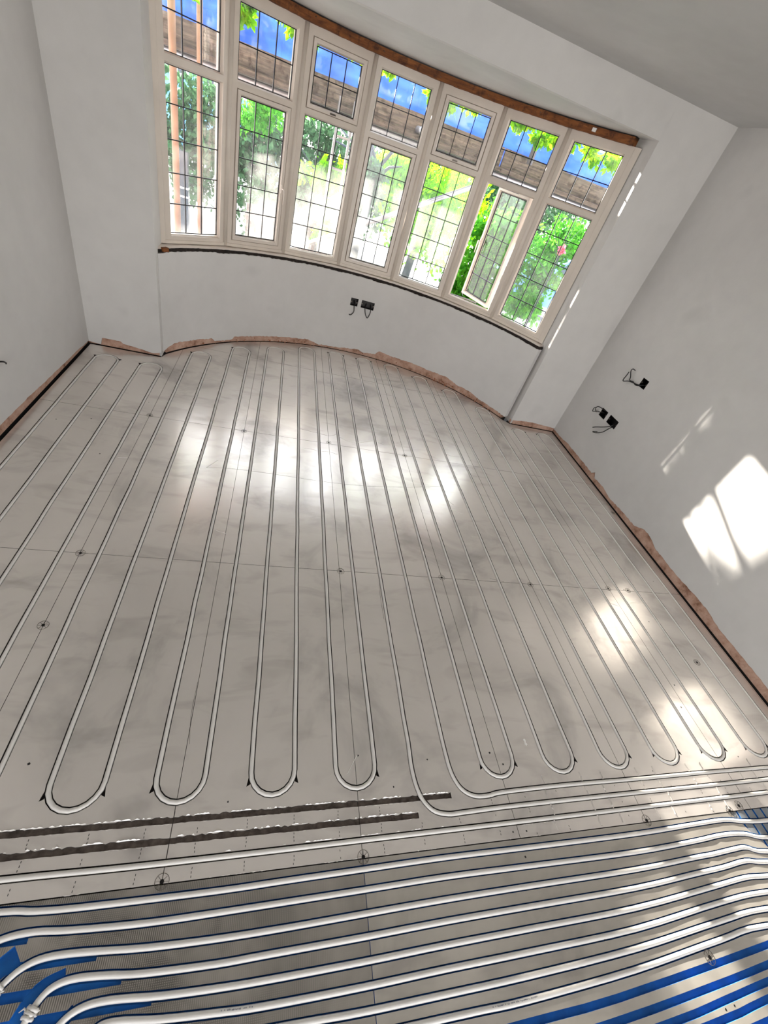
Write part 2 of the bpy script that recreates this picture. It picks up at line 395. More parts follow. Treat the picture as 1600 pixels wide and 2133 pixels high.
# circuit left: header at Y .357 -> leg 3 ... leg -10 -> header at Y .303
h2 = [(3.9, 0.357), (3.2, 0.357), (2.482, 0.358), (2.1, 0.357), (1.671, 0.357), (1.35, 0.356), (1.024, 0.354), (0.85, 0.350), (0.785, 0.350), (0.728, 0.368), (0.690, 0.42), (0.676, 0.50), (lx(3), 0.60)]
lastL = [(lx(-10), 0.45), (lx(-10), 0.37), (lx(-10) + 0.02, 0.325), (lx(-10) + 0.07, 0.305), (-1.0, 0.303), (-0.56, 0.306), (-0.25, 0.302), (0.136, 0.301), (0.458, 0.302), (1.0, 0.303), (1.633, 0.305), (2.424, 0.307), (3.2, 0.307), (3.9, 0.307)]
pathL = bendq(h2, 4) + snake(3, -10, -1) + bendq(lastL, 4)
def dedupe(P):
    o = [P[0]]
    for p in P[1:]:
        if math.hypot(p[0] - o[-1][0], p[1] - o[-1][1]) > 0.008: o.append(p)
    return o
def order_fix(P, d0=0.0):     # drop points that step back along a leg join
    o = [P[0], P[1]]
    for p in P[2:]:
        a = Vector(o[-1]) - Vector(o[-2]); b = Vector(p) - Vector(o[-1])
        if a.dot(b) < -0.2 * a.length * b.length: continue
        o.append(p)
    return o
pathR = order_fix(dedupe(pathR)); pathL = order_fix(dedupe(pathL))

NEAR = {
 'first': [(-1.35, 0.245), (-0.8, 0.243), (-0.526, 0.239), (-0.444, 0.231), (-0.318, 0.226), (0.005, 0.222), (0.212, 0.224), (0.45, 0.226), (0.744, 0.228), (1.073, 0.225), (1.572, 0.222), (1.898, 0.227), (2.059, 0.228), (2.168, 0.215), (2.296, 0.207), (2.6, 0.205), (3.9, 0.205)],
 'second': [(-0.60, 0.10), (-0.57, 0.14), (-0.53, 0.172), (-0.49, 0.187), (-0.43, 0.190), (-0.345, 0.183), (-0.173, 0.175), (0.011, 0.174), (0.45, 0.176), (0.731, 0.178), (1.05, 0.174), (1.533, 0.168), (1.85, 0.174), (1.998, 0.180), (2.124, 0.174), (2.246, 0.151), (2.6, 0.145), (3.9, 0.145)],
 'third': [(-0.56, -0.06), (-0.53, 0.01), (-0.50, 0.06), (-0.467, 0.098), (-0.434, 0.125), (-0.389, 0.138), (-0.309, 0.137), (-0.161, 0.126), (0.019, 0.120), (0.215, 0.119), (0.439, 0.121), (0.716, 0.123), (1.027, 0.122), (1.498, 0.119), (1.805, 0.125), (1.9, 0.126), (2.029, 0.131), (2.092, 0.130), (2.196, 0.107), (2.6, 0.095), (3.9, 0.095)],
 'fourth': [(-0.44, -0.12), (-0.41, -0.03), (-0.393, 0.025), (-0.376, 0.062), (-0.352, 0.083), (-0.31, 0.091), (-0.24, 0.087), (-0.150, 0.078), (0.026, 0.071), (0.150, 0.071), (0.434, 0.071), (0.702, 0.073), (1.004, 0.072), (1.462, 0.070), (1.764, 0.079), (1.915, 0.083), (2.05, 0.090), (2.16, 0.076), (2.6, 0.05), (3.9, 0.045)],
 'fifth': [(-0.40, -0.13), (-0.36, -0.05), (-0.325, 0.008), (-0.285, 0.036), (-0.221, 0.042), (-0.098, 0.032), (0.032, 0.026), (0.153, 0.023), (0.428, 0.021), (0.689, 0.022), (0.982, 0.021), (1.426, 0.020), (1.827, 0.036), (1.999, 0.043), (2.115, 0.036), (2.6, 0.005), (3.9, 0.0)],
 'sixth': [(-0.33, -0.12), (-0.28, -0.04), (-0.24, -0.005), (-0.2, 0.004), (-0.09, -0.008), (0.038, -0.017), (0.156, -0.023), (0.423, -0.027), (0.676, -0.027), (0.959, -0.029), (1.390, -0.029), (1.806, -0.009), (2.065, -0.007), (2.6, -0.04), (3.9, -0.045)],
 'seventh': [(-0.3, -0.2), (-0.22, -0.10), (-0.16, -0.066), (-0.05, -0.060), (0.242, -0.066), (0.418, -0.072), (0.663, -0.075), (0.937, -0.077), (1.358, -0.073), (1.761, -0.055), (2.017, -0.050), (2.6, -0.09), (3.9, -0.095)],
 'eighth': [(-0.25, -0.25), (-0.15, -0.14), (-0.05, -0.113), (0.25, -0.114), (0.576, -0.117), (0.754, -0.120), (0.916, -0.123), (1.326, -0.117), (1.720, -0.098), (1.969, -0.091), (2.6, -0.14), (3.9, -0.145)]}
EMPTYG = [[(-1.3, -0.17), (0.2, -0.168), (0.884, -0.164), (1.227, -0.163), (1.920, -0.135), (2.3, -0.11)],
          [(-1.3, -0.216), (0.5, -0.212), (1.168, -0.206), (1.584, -0.192), (1.871, -0.178), (2.3, -0.15)],
          [(-1.3, -0.262), (0.5, -0.252), (1.358, -0.237), (1.617, -0.225), (1.829, -0.213), (2.3, -0.19)],
          [(-1.3, -0.30), (0.5, -0.285), (1.52, -0.262), (1.793, -0.247), (2.3, -0.225)],
          [(-1.3, -0.34), (0.8, -0.32), (1.6, -0.295), (2.3, -0.26)]]
nearp = {k: bendq(v, 4) for k, v in NEAR.items()}

# ---- groove cutters
PR = 0.0078; PZ = -0.0046
cm = MB(); cm.sweep_rect(pathR, 0.0205, -0.0165, 0.02); cm.sweep_rect(pathL, 0.0205, -0.0165, 0.02)
CUT_MAIN = cm.mesh('cm')
def jag(x0, x1, y, wd, z0):
    m_ = MB(); n = int((x1 - x0) / 0.011); pts = []; ws = []
    for k in range(n + 1):
        x = x0 + (x1 - x0) * k / n; pts.append((x, y)); ws.append((wd / 2 + R_.uniform(-0.0025, 0.003), wd / 2 + R_.uniform(-0.001, 0.001)))
    m_.sweep_rect(pts, ws, z0, 0.02); return m_.mesh('cj')
CUT_T1 = jag(-1.5, 0.815, 0.4068, 0.017, -0.007); CUT_T2 = jag(-1.5, 0.672, 0.3545, 0.017, -0.007)
# cut-outs for cable/pipe knock-outs at the turns: little dark wedges beside every second bend
cw = MB()
for i in range(-9, 18, 2):
    y = farY[i]
    for s_, x in ((-1, lx(i - 1)), (1, lx(i))):
        if R_.random() < 0.7: cw.prism([(x + s_ * 0.004, y - 0.065), (x + s_ * 0.019, y - 0.035 + R_.uniform(-.006, .006)), (x + s_ * 0.004, y - 0.032), (x - s_ * 0.004, y - 0.04)], -0.0155, 0.018)
for i in (-9, -7, -5, -3, -1, 1, 5, 7, 9, 11, 13, 15):
    for s_, x in ((-1, lx(i)), (1, lx(i + 1))):
        if R_.random() < 0.75: cw.prism([(x + s_ * 0.004, NY + 0.075), (x + s_ * 0.013, NY + 0.03), (x + s_ * 0.002, NY + 0.035), (x - s_ * 0.004, NY + 0.05)], -0.0155, 0.018)
CUT_W = cw.mesh('cw')
# ---- main field boards
XE = [XL, -0.747, -0.147, 0.453, 1.053, 1.653, 2.253, 2.853, 3.453, 4.3]
YE = [0.2535, 1.47, 2.685, 3.9, 4.7]
def board(poly, cutters, mats, zt=0.0, name='insulation_board', thick=0.045):
    m_ = MB(); m_.prism(poly, zt - thick, zt)
    me = m_.mesh(name)
    me = baked(me, [c.copy() for c in cutters], name) if cutters else me
    for p in me.polygons:
        z = me.vertices[p.vertices[0]].co.z
        p.material_index = 0 if (p.normal.z > 0.9 and z > zt - 0.0015) else (2 if len(mats) > 2 and p.normal.z > 0.9 and -0.0085 < z else 1)
    return link(name, me, mats, FLOOR)
for a in range(len(XE) - 1):
    for b in range(len(YE) - 1):
        g = 0.0009
        P = clip(ROOM, XE[a] + g, XE[a + 1] - g, YE[b] + g, YE[b + 1] - g)
        if len(P) < 3: continue
        ar = sum(P[i - 1][0] * P[i][1] - P[i][0] * P[i - 1][1] for i in range(len(P))) / 2
        if abs(ar) < 0.003: continue
        cs = [CUT_MAIN, CUT_W] + ([CUT_T1] if b == 0 and XE[a] < 0.815 else []) + ([CUT_T2] if b == 0 and XE[a] < 0.67 else [])
        board(P, cs, [FOIL, GROOVE, TORN])
# ---- near scrim-faced panels with blue grooves
cn = MB()
for k in nearp: cn.sweep_rect(nearp[k], 0.0215, -0.0165, 0.02)
CUT_N = cn.mesh('cn')
ce = MB()
for g_ in EMPTYG: ce.sweep_rect(bendq(g_, 3), 0.0185, -0.011, 0.02)
CUT_E = ce.mesh('ce')
# straight grooves that run on to the left where the pipes peel away, and the swaths freed for the bends
strips = []
for y, x1 in ((0.178, -0.44), (0.126, -0.27), (0.075, -0.2), (0.028, -0.12), (-0.02, -0.1), (-0.066, -0.1)):
    m_ = MB(); m_.sweep_rect([(-1.36, y + 0.004), (-0.6, y + 0.003), (x1, y)], 0.019, -0.013, 0.02); strips.append(m_.mesh('cs'))
for pts, wd in (([(-0.60, 0.03), (-0.545, 0.075), (-0.50, 0.115), (-0.452, 0.152)], 0.042), ([(-0.452, -0.12), (-0.428, -0.03), (-0.408, 0.03), (-0.380, 0.078), (-0.33, 0.096)], 0.036),
                ([(-0.39, -0.10), (-0.345, -0.02), (-0.29, 0.038)], 0.024), ([(-0.63, -0.08), (-0.58, -0.02), (-0.53, 0.05), (-0.49, 0.09)], 0.03)):
    m_ = MB(); m_.sweep_rect(bendq(pts, 4), wd, -0.014, 0.02); strips.append(m_.mesh('cs'))
YN = 0.2515
XN = [XL + GAP, -0.743, 0.4535, 2.128]
for a in range(3):
    for (y0, y1) in ((-0.46, YN), (-1.62, -0.462), (-3.1, -1.622)):
        P = [(XN[a] + 0.001, y0), (XN[a + 1] - 0.001, y0), (XN[a + 1] - 0.001, y1), (XN[a] + 0.001, y1)]
        if y0 > -0.5:
            if a == 2: P = [(XN[2] + 0.001, y0), (2.32, y0), (2.30, -0.02), (2.215, 0.115), (2.118, y1), (XN[2] + 0.001, y1)]
            cs = [CUT_N, CUT_E] + (strips if a < 2 else [])
        else:
            cs = []
            if a == 2: P = [(XN[2] + 0.001, y0), (4.28, y0), (4.28, y1), (XN[2] + 0.001, y1)]
        board(P, cs, [FOIL2B if a == 2 else FOIL2, GROOVEB], -0.001, 'scrim_panel')
# ---- the grooved transition panel at the far right, grooves along Y
ct = MB()
for k in range(8):
    x = 2.16 + 0.05 * k
    ct.sweep_rect([(x, 0.3), (x + 0.004, 0.1), (x + 0.01, -0.5)], 0.009, -0.012, 0.02)
CUT_TR = ct.mesh('ct')
board([(2.322, -0.46), (4.28, -0.46), (4.28, YN), (2.120, YN), (2.217, 0.116), (2.302, -0.02)], [CUT_N, CUT_TR], [FOIL3, GROOVEB], -0.002, 'grooved_panel')
for c in (CUT_MAIN, CUT_T1, CUT_T2, CUT_W, CUT_N, CUT_E, CUT_TR): bpy.data.meshes.remove(c)

# ---- pipes
def pipe(path, label, ext=None):
    P = [Vector((p[0], p[1], PZ + R_.uniform(-0.0006, 0.0009))) for p in path]
    m_ = MB(); m_.tube(P, PR, 10)
    return m_.build('heating_pipe', PIPE, smooth=True, label=label, category='pipe')
pipe(pathR, 'white heating pipe snaking in loops over the right half of the foil floor')
pipe(pathL, 'white heating pipe snaking in loops over the middle and left of the foil floor')
nth = {'first': 'white pipe along the dark scrim foil, nearest to the joint with the smooth boards', 'second': 'white pipe, second from the board joint, bending down at its left end',
       'third': 'white pipe, third from the board joint, its left bend tied at the picture edge', 'fourth': 'white pipe, fourth from the board joint, crumpled tie on its left bend',
       'fifth': 'white pipe, fifth from the board joint, curving down right of the crumpled tie', 'sixth': 'white pipe, sixth from the board joint, straight along the ribbed foil',
       'seventh': 'white pipe, seventh from the board joint, last but one before the empty blue grooves', 'eighth': 'white pipe with grey print, closest to the empty blue grooves'}
pn = {k: pipe(nearp[k], nth[k]) for k in NEAR}
for o in pn.values(): o['group'] = 'straight white pipes across the near foil panels'
# faint print on three of the near pipes
for k, x0, x1 in (('eighth', 0.80, 0.95), ('sixth', 0.05, 0.13)):
    m_ = MB(); P = nearp[k]; x = x0
    while x < x1:
        for a_, b_ in zip(P, P[1:]):
            if a_[0] <= x <= b_[0]:
                y = a_[1] + (b_[1] - a_[1]) * (x - a_[0]) / (b_[0] - a_[0])
                m_.box((x, y + R_.uniform(0.0022, 0.0034), PZ + PR - 0.0004), (R_.uniform(0.0012, 0.0022), R_.uniform(0.0018, 0.0032), 0.0009))
        x += R_.choice((0.003, 0.0034, 0.0036, 0.008))
    m_.build('print_marking', INK, pn[k], label='faint grey print', kind='stuff')
# crumpled ties on the bends
def tie(x, y, ang, label):
    t = empty('pipe_tie', (x, y, PZ), ang, label=label, category='pipe tie')
    m_ = MB(); n = 12
    for j in range(3):
        ring = []
        for k in range(n):
            a = 2 * math.pi * k / n; r = 0.0105 + R_.uniform(-0.0012, 0.0028)
            ring.append((-0.008 + j * 0.008 + R_.uniform(-.002, .002), r * math.cos(a), max(-0.008, r * math.sin(a))))
        m_.tube(ring, [0.0034 + R_.uniform(0, .0016) for _ in range(n)], 6, closed=True)
    m_.build('wrap', PIPE, t, smooth=True)
    m2 = MB(); m2.tube([(0.0, 0.008, 0.004), (0.004, 0.018, 0.006), (-0.004, 0.025, 0.003)], [0.003, 0.0022, 0.001], 6)
    m2.tube([(0.002, -0.009, 0.003), (0.009, -0.017, 0.004)], [0.003, 0.001], 6)
    m2.build('tail', PIPE, t, smooth=True)
    return t
tie(-0.473, 0.094, math.radians(52), 'crumpled white tie round the bent pipe at the left picture edge')
tie(-0.384, 0.045, math.radians(70), 'crumpled white tie round the bent pipe over blue foam, bottom left')

# ---- perforation dashes from every turn to the joint, on the loops' lines
m_ = MB()
for i in range(-10, 18):
    y = 0.262
    while y < (NY - 0.03 if i not in (3, 4) else 0.34):
        if not any(abs(y - q) < 0.014 for q in (0.4068, 0.3545, 0.303)) or i > 4 and abs(y - 0.303) > 0.014 and abs(y - 0.357) > 0.014 and abs(y - 0.407) > 0.014:
            if R_.random() < (0.92 if i < 6 else 0.45): m_.box((lx(i) + R_.uniform(-.001, .001), y, 0.0001), (0.0017, 0.0052, 0.0006))
        y += 0.0098
m_.build('perforation', BLACKM, FLOOR, kind='stuff')
# raised creases of foil between the headers at the right
for (ya, yb) in ((0.262, 0.296), (0.311, 0.348), (0.366, 0.398), (0.416, 0.45)):
    for i in range(7, 20):
        if R_.random() < 0.85:
            x = lx(i) - 0.05 + R_.uniform(-0.012, 0.012) if i % 2 else lx(i)
            m_ = MB(); n = 6; pts = [(x + R_.uniform(-0.0025, 0.0025), ya + (yb - ya) * k / n, 0.0) for k in range(n + 1)]
            for k in range(n):
                a, b = pts[k], pts[k + 1]; h = 0.0026
                m_.face([(a[0] - 0.004, a[1], 0.0003), (b[0] - 0.004, b[1], 0.0003), (b[0], b[1], h), (a[0], a[1], h)])
                m_.face([(a[0], a[1], h), (b[0], b[1], h), (b[0] + 0.0012, b[1], 0.0003), (a[0] + 0.0012, a[1], 0.0003)])
            m_.build('foil_crease', FOIL, FLOOR)
# torn bright foil lips along the two scraped-out grooves and a few other edges
def lips(x0, x1, y, side, p=0.75, h0=0.004):
    m_ = MB(); x = x0
    while x < x1:
        L = R_.choice((0.006, 0.012, 0.02, 0.05)) * R_.uniform(0.7, 1.3)
        if R_.random() < p:
            n = max(2, int(L / 0.005)); pr = None
            for k in range(n + 1):
                xx = x + L * k / n; hh = R_.uniform(0.0006, h0) * (0.3 if k in (0, n) else 1)
                q = ((xx, y, 0.0002), (xx, y + side * hh * 0.9, 0.0002 + hh * 0.7))
                if pr: m_.face([pr[0], q[0], q[1], pr[1]])
                pr = q
        x += L + R_.uniform(0, 0.012)
    m_.build('torn_foil_lip', LIPM, FLOOR, kind='stuff', fix=False)
LIPM = simple('bright_foil_edge', (236, 234, 230), 0.35, metal=0.2)
lips(-0.75, 0.815, 0.4165, 1, 0.6); lips(-0.75, 0.7, 0.3975, -1, 0.3, 0.002)
lips(-0.75, 0.672, 0.3645, 1, 0.7); lips(-0.75, 0.67, 0.3452, -1, 0.3, 0.002)
lips(0.02, 0.75, 0.3135, 1, 0.5, 0.003); lips(-0.55, 1.1, 0.2555, -1, 0.28, 0.003); lips(0.95, 1.3, 0.2925, -1, 0.15, 0.002)

# ---- fixing washers and screws
def washer(x, y, r=0.019, z=0.0):
    t = empty('fixing_washer', (x, y, z), R_.uniform(0, 6), FLOOR)
    m_ = MB(); n = 20
    ring = [(r * math.cos(2 * math.pi * k / n), r * math.sin(2 * math.pi * k / n), 0.0006) for k in range(n)]
    m_.tube(ring, 0.0007, 5, closed=True)
    for k in range(8):
        a = 2 * math.pi * k / 8; m_.tube([(0.006 * math.cos(a), 0.006 * math.sin(a), 0.0004), (r * 0.9 * math.cos(a), r * 0.9 * math.sin(a), 0.0006)], 0.0006, 4)
    m_.build('washer_ring', SCREW, t)
    s_ = MB(); s_.prism([(0.0058 * math.cos(2 * math.pi * k / 12), 0.0058 * math.sin(2 * math.pi * k / 12)) for k in range(12)], 0.0, 0.0016)
    s_.box((0, 0, 0.0018), (0.005, 0.0012, 0.0006)); s_.box((0, 0, 0.0018), (0.0012, 0.005, 0.0006))
    s_.build('screw_head', BOXM, t)
for q in [(-0.745, 1.469), (-0.748, 1.091), (-0.747, 2.695), (-0.149, 2.679), (0.453, 2.701), (1.052, 2.684), (0.461, 1.468), (1.053, 1.473), (1.647, 1.466), (2.250, 1.479), (2.410, 1.474), (2.565, 0.960), (0.455, 0.257), (-0.147, 0.259), (1.655, 0.259), (2.123, 0.256), (2.193, 0.270), (1.640, -0.130), (2.837, 2.307)]:
    washer(*q, z=(0.0 if q[1] > 0.252 else -0.001))
def at_floor(u, v):
    d = Vector([(u - 800) / 886.94, (v - 1066.5) / 886.94, 1.0])
    D = Vector(rx) * d.x + Vector(ry) * d.y + Vector(rz); t = -1.726 / D.z
    return D.x * t, D.y * t
m_ = None
for (u, v) in [(60, 1591), (475, 1670), (746, 1574), (890, 1582), (1020, 1568), (1048, 1592), (820, 1639), (1069, 1733), (1097, 1731), (1095, 1785), (208, 945), (310, 838), (190, 872), (117, 873), (1405, 1427), (1419, 1473), (1352, 1295), (1361, 1211), (1218, 1061), (1277, 1068), (1300, 1228), (1513, 2103), (1531, 2095), (1260, 1956), (1360, 1606), (1538, 1576)]:
    x, y = at_floor(u, v); z = 0.0 if y > 0.253 else -0.001
    r = R_.uniform(0.0028, 0.0045)
    h = MB(); h.prism([(x + r * R_.uniform(.8, 1.2) * math.cos(2 * math.pi * k / 9), y + r * R_.uniform(.8, 1.2) * math.sin(2 * math.pi * k / 9)) for k in range(9)], z - 0.001, z + 0.0003)
    h.build('nail_hole', BLACKM, FLOOR)
# scrap of torn white foil lying between two turns
x, y = at_floor(1094, 1547); m_ = MB()
pts = [(-0.006, 0.012), (0.0, 0.016), (0.005, 0.011), (0.003, 0.0), (0.007, -0.008), (0.001, -0.013), (-0.005, -0.006), (-0.004, 0.003)]
m_.prism([(x + p[0], y + p[1]) for p in pts], 0.0003, 0.0022)
m_.build('foil_scrap', LIPM, label='small torn white scrap on the foil floor between two near pipe turns', category='scrap')
# long creases, knife scores and bright scratches on the foil
def score(px, wd=0.0012, mat=None, h=0.0004, lift=0.0):
    m_ = MB(); P = [at_floor(*q) for q in px]
    P = [(v.x, v.y) for v in smoothpath([Vector((p[0], p[1], 0)) for p in P], 4)] if len(P) > 2 else P
    m_.sweep_rect(P, wd, -0.0004, h); m_.build('foil_scratch', mat or BLACKM, FLOOR)
for px in ([(430, 974), (480, 976), (560, 986), (680, 1004), (760, 1012), (850, 1015), (920, 1013)], [(625, 893), (665, 903), (688, 908), (705, 903)], [(790, 1200), (792, 1240), (800, 1290)], [(1020, 1205), (1050, 1212)],
           [(395, 1550), (398, 1490), (412, 1420)], [(365, 1690), (352, 1760), (345, 1800)], [(930, 1040), (945, 1052)]):
    score(px, 0.0011, GROOVE)
for px in ([(450, 1105), (470, 1111)], [(245, 953), (266, 954)], [(430, 974), (455, 958)], [(633, 933), (655, 937), (662, 941)], [(668, 940), (690, 942), (704, 948)], [(703, 908), (728, 920), (758, 921), (778, 918)], [(785, 920), (800, 926), (822, 927)], [(925, 942), (940, 950), (958, 950)], [(937, 1060), (950, 1066), (965, 1071)], [(1253, 1253), (1272, 1257), (1290, 1263)], [(1305, 1258), (1322, 1255), (1340, 1260)], [(744, 1573), (735, 1590), (724, 1612)]):
    score(px, 0.0016, LIPM, 0.0009)

# ------------------------------------------------------------------ walls
def ragged(n, base, amp, spikes=()):
    o = []; z = base
    for k in range(n):
        z += R_.uniform(-1, 1) * 0.006; z = max(base - amp, min(base + amp, z)); o.append(z + (R_.uniform(0, 0.004)))
    return o
def wall_skim(name, path, out_n, zs, z1, mats, props, thick=0.05, back_mat=True):
    """path: list of (x,y) of the plaster face; out_n(i): unit vector to the outside; zs: ragged lower edge"""
    m_ = MB(); N = len(path)
    for i, p in enumerate(path):
        n_ = out_n(i); q = (p[0] + n_[0] * thick, p[1] + n_[1] * thick)
        m_.v += [(p[0], p[1], zs[i]), (p[0], p[1], z1), (q[0], q[1], z1), (q[0], q[1], zs[i])]
    for i in range(N - 1):
        for k in range(4):
            k2 = (k + 1) % 4; m_.f.append((i * 4 + k, i * 4 + k2, (i + 1) * 4 + k2, (i + 1) * 4 + k)); m_.mi.append(0)
    m_.f.append((3, 2, 1, 0)); m_.f.append(tuple((N - 1) * 4 + k for k in range(4))); m_.mi += [0, 0]
    return m_.mesh(name)
def seg(a, b, step=0.018):
    n = max(2, int(math.dist(a, b) / step)); return [(a[0] + (b[0] - a[0]) * k / n, a[1] + (b[1] - a[1]) * k / n) for k in range(n + 1)]
def interp(tab, x):
    for (a, za), (b, zb) in zip(tab, tab[1:]):
        if a <= x <= b: return za + (zb - za) * (x - a) / (b - a)
    return tab[0][1] if x < tab[0][0] else tab[-1][1]
# back boxes: positions along each wall
BOXH = 0.072
right_boxes = [(2.912, 0.882, 0.074), (3.101, 0.494, 0.088), (2.952, 0.497, 0.128)]     # y centre, z centre, width
# right wall
pth = seg((XR, 0.55), (XR, YF + 0.02))
tab = [(0.55, .055), (0.81, .060), (1.16, .058), (1.3, .075), (1.45, .072), (1.6, .060), (1.85, .066), (1.95, .095), (2.02, .094), (2.1, .05), (2.3, .045), (2.457, .03), (2.6, .05), (2.74, .04), (2.764, .085), (2.80, .05), (3.0, .05), (3.264, .05), (3.4, .035), (3.6, .03)]
zs = [interp(tab, p[1]) + R_.uniform(-0.003, 0.003) for p in pth]
me = wall_skim('wall_right', pth, lambda i: (1, 0), zs, ZC + 0.05, None, None, 0.06)
cb = MB()
for y, z, w_ in right_boxes: cb.box((XR + 0.02, y, z), (0.07, w_, BOXH))
me = baked(me, [cb.mesh('c')], 'wall_right'); WALLR = link('wall_right', me, PLASTER, kind='structure')
m_ = MB(); m_.box((XR + 0.034, (0.55 + YF) / 2 + 0.05, 1.249), (0.048, YF - 0.55 + 0.1, 2.5)); mb_ = m_.mesh('masonry')
cb = MB()
for y, z, w_ in right_boxes: cb.box((XR + 0.02, y, z), (0.07, w_, BOXH))
link('undercoat', baked(mb_, [cb.mesh('c')], 'undercoat'), UNDER, WALLR)
m_ = MB(); m_.box((XR + 0.08, (0.55 + YF) / 2 + 0.05, 1.2), (0.03, YF - 0.55 + 0.1, 2.7)); m_.build('masonry', UNDER, WALLR)
# left wall
pth = seg((XL, YF + 0.02), (XL, -3.2), 0.022)
tab = [(-3.2, .06), (2.0, .062), (2.275, .060), (2.45, .056), (2.608, .056), (2.8, .046), (3.013, .040), (3.2, .034), (3.4, .03), (3.45, .022), (3.6, .018)]
zs = [interp(tab, p[1]) + R_.uniform(-0.002, 0.002) for p in pth]
WALLL = link('wall_left', wall_skim('wall_left', pth, lambda i: (-1, 0), zs, ZC + 0.05, None, None, 0.06), PLASTER, kind='structure')
m_ = MB(); m_.box((XL - 0.034, 0.2, 1.249), (0.048, 7.0, 2.5)); m_.build('undercoat', UNDER, WALLL)
# front wall piers
pth = seg((XL - 0.02, YF), (BXL, YF), 0.014)
def zl(x):
    if -1.292 < x < -1.140: return 0.060 if x < -1.144 else 0.045
    return interp([(-1.4, .018), (-1.29, .004), (-1.14, .045), (-1.0, .028), (-0.93, .012), (-0.86, .035)], x)
zs = [zl(p[0]) + R_.uniform(-0.001, 0.001) for p in pth]
WFL = link('wall_front', wall_skim('wall_front', pth, lambda i: (0, 1), zs, ZC + 0.05, None, None, 0.06), PLASTER, kind='structure')
m_ = MB(); m_.box(((XL + BXL) / 2 - 0.01, YF + 0.034, 1.249), (BXL - XL - 0.01, 0.048, 2.5)); m_.build('undercoat', UNDER, WFL)
pth = seg((BXR, YF), (XR + 0.02, YF), 0.014)
zs = [interp([(2.36, .039), (2.5, .052), (2.604, .056), (2.786, .045), (2.9, .04)], p[0]) + R_.uniform(-0.0015, 0.0015) for p in pth]
link('pier', wall_skim('pier', pth, lambda i: (0, 1), zs, ZC + 0.05, None, None, 0.06), PLASTER, WFL)
m_ = MB(); m_.box(((XR + BXR) / 2 + 0.005, YF + 0.034, 1.249), (XR - BXR, 0.048, 2.5)); m_.build('undercoat', UNDER, WFL)
# header over the bow opening and the bow soffit
m_ = MB(); m_.box(((BXL + BXR) / 2, YF + 0.03, (ZS + ZC + 0.05) / 2), (BXR - BXL + 0.002, 0.06, ZC + 0.05 - ZS)); m_.build('header', PLASTER, WFL)
m_ = MB(); P = [(BXL - 0.02, YF + 0.0605)] + arc(RF + 0.12, -57, 57, 40) + [(BXR + 0.03, YF + 0.0605)]; m_.prism(P, ZS, ZS + 0.06)
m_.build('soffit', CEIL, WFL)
# window reveals beside the bow
A0, A1 = -54.9, 56.6
VA = [A0 + (A1 - A0) * i / 7 for i in range(8)]
V = [(BC[0] + RF * math.sin(math.radians(a)), BC[1] + RF * math.cos(math.radians(a))) for a in VA]
m_ = MB(); m_.prism([(BXL, YF), (BXL - 0.006, 3.86), (BXL - 0.08, 3.86), (BXL - 0.08, YF + 0.05)], 0.0, ZS + 0.01); m_.build('reveal', PLASTER, WFL)
m_ = MB(); m_.prism([(BXR + 0.008, YF), (BXR + 0.09, YF + 0.05), (BXR + 0.09, 3.86), (BXR - 0.012, 3.86)], 0.0, ZS + 0.01); m_.build('reveal', PLASTER, WFL)
# bow wall below the window
ap = arc(RW, -59.2, 59.2, 230)
tab = [(-0.87, .02), (-0.80, .064), (-0.545, .046), (-0.536, .018), (-0.40, .020), (-0.38, .046), (-0.331, .046), (0.0, .05), (0.3, .055), (0.42, .02), (0.61, .024), (0.85, .05), (0.9, .03), (1.03, .045), (1.06, .090), (1.2, .075), (1.487, .083), (1.6, .075), (1.782, .09), (1.9, .06), (2.016, .066), (2.1, .04), (2.266, .036), (2.31, .03)]
zs = [interp(tab, p[0]) + R_.uniform(-0.004, 0.004) for p in ap]
ztop = 0.739
def outn(i):
    d = Vector((ap[i][0] - BC[0], ap[i][1] - BC[1])).normalized(); return (d.x, d.y)
me = wall_skim('wall_bow', ap, outn, zs, ztop, None, None, 0.05)
# nibbled upper edge
for v in me.vertices:
    if v.co.z > 0.7: v.co.z += R_.uniform(-0.003, 0.003) - 0.006 * max(0, math.sin(v.co.x * 9.0) * math.sin(v.co.x * 23.0))
BOWB = [(-0.62, 0.503, 0.074), (3.66, 0.505, 0.132)]
def bowbox(extra=0.0):
    cb = MB()
    for a, z, w_ in BOWB:
        r = Matrix.Rotation(-math.radians(a), 3, 'Z'); c = (BC[0] + (RW + 0.018) * math.sin(math.radians(a)), BC[1] + (RW + 0.018) * math.cos(math.radians(a)), z)
        cb.box(c, (w_, 0.062, BOXH), rot=r)
    return cb.mesh('c')
WALLB = link('wall_bow', baked(me, [bowbox()], 'wall_bow'), PLASTER, kind='structure')
m_ = MB(); pa = arc(RW + 0.010, -58, 58, 120); pb = arc(RW + 0.12, -58, 58, 120)
m_.prism(pa + pb[::-1], -0.002, ztop - 0.022); link('undercoat', baked(m_.mesh('u'), [bowbox()], 'undercoat'), UNDER, WALLB)
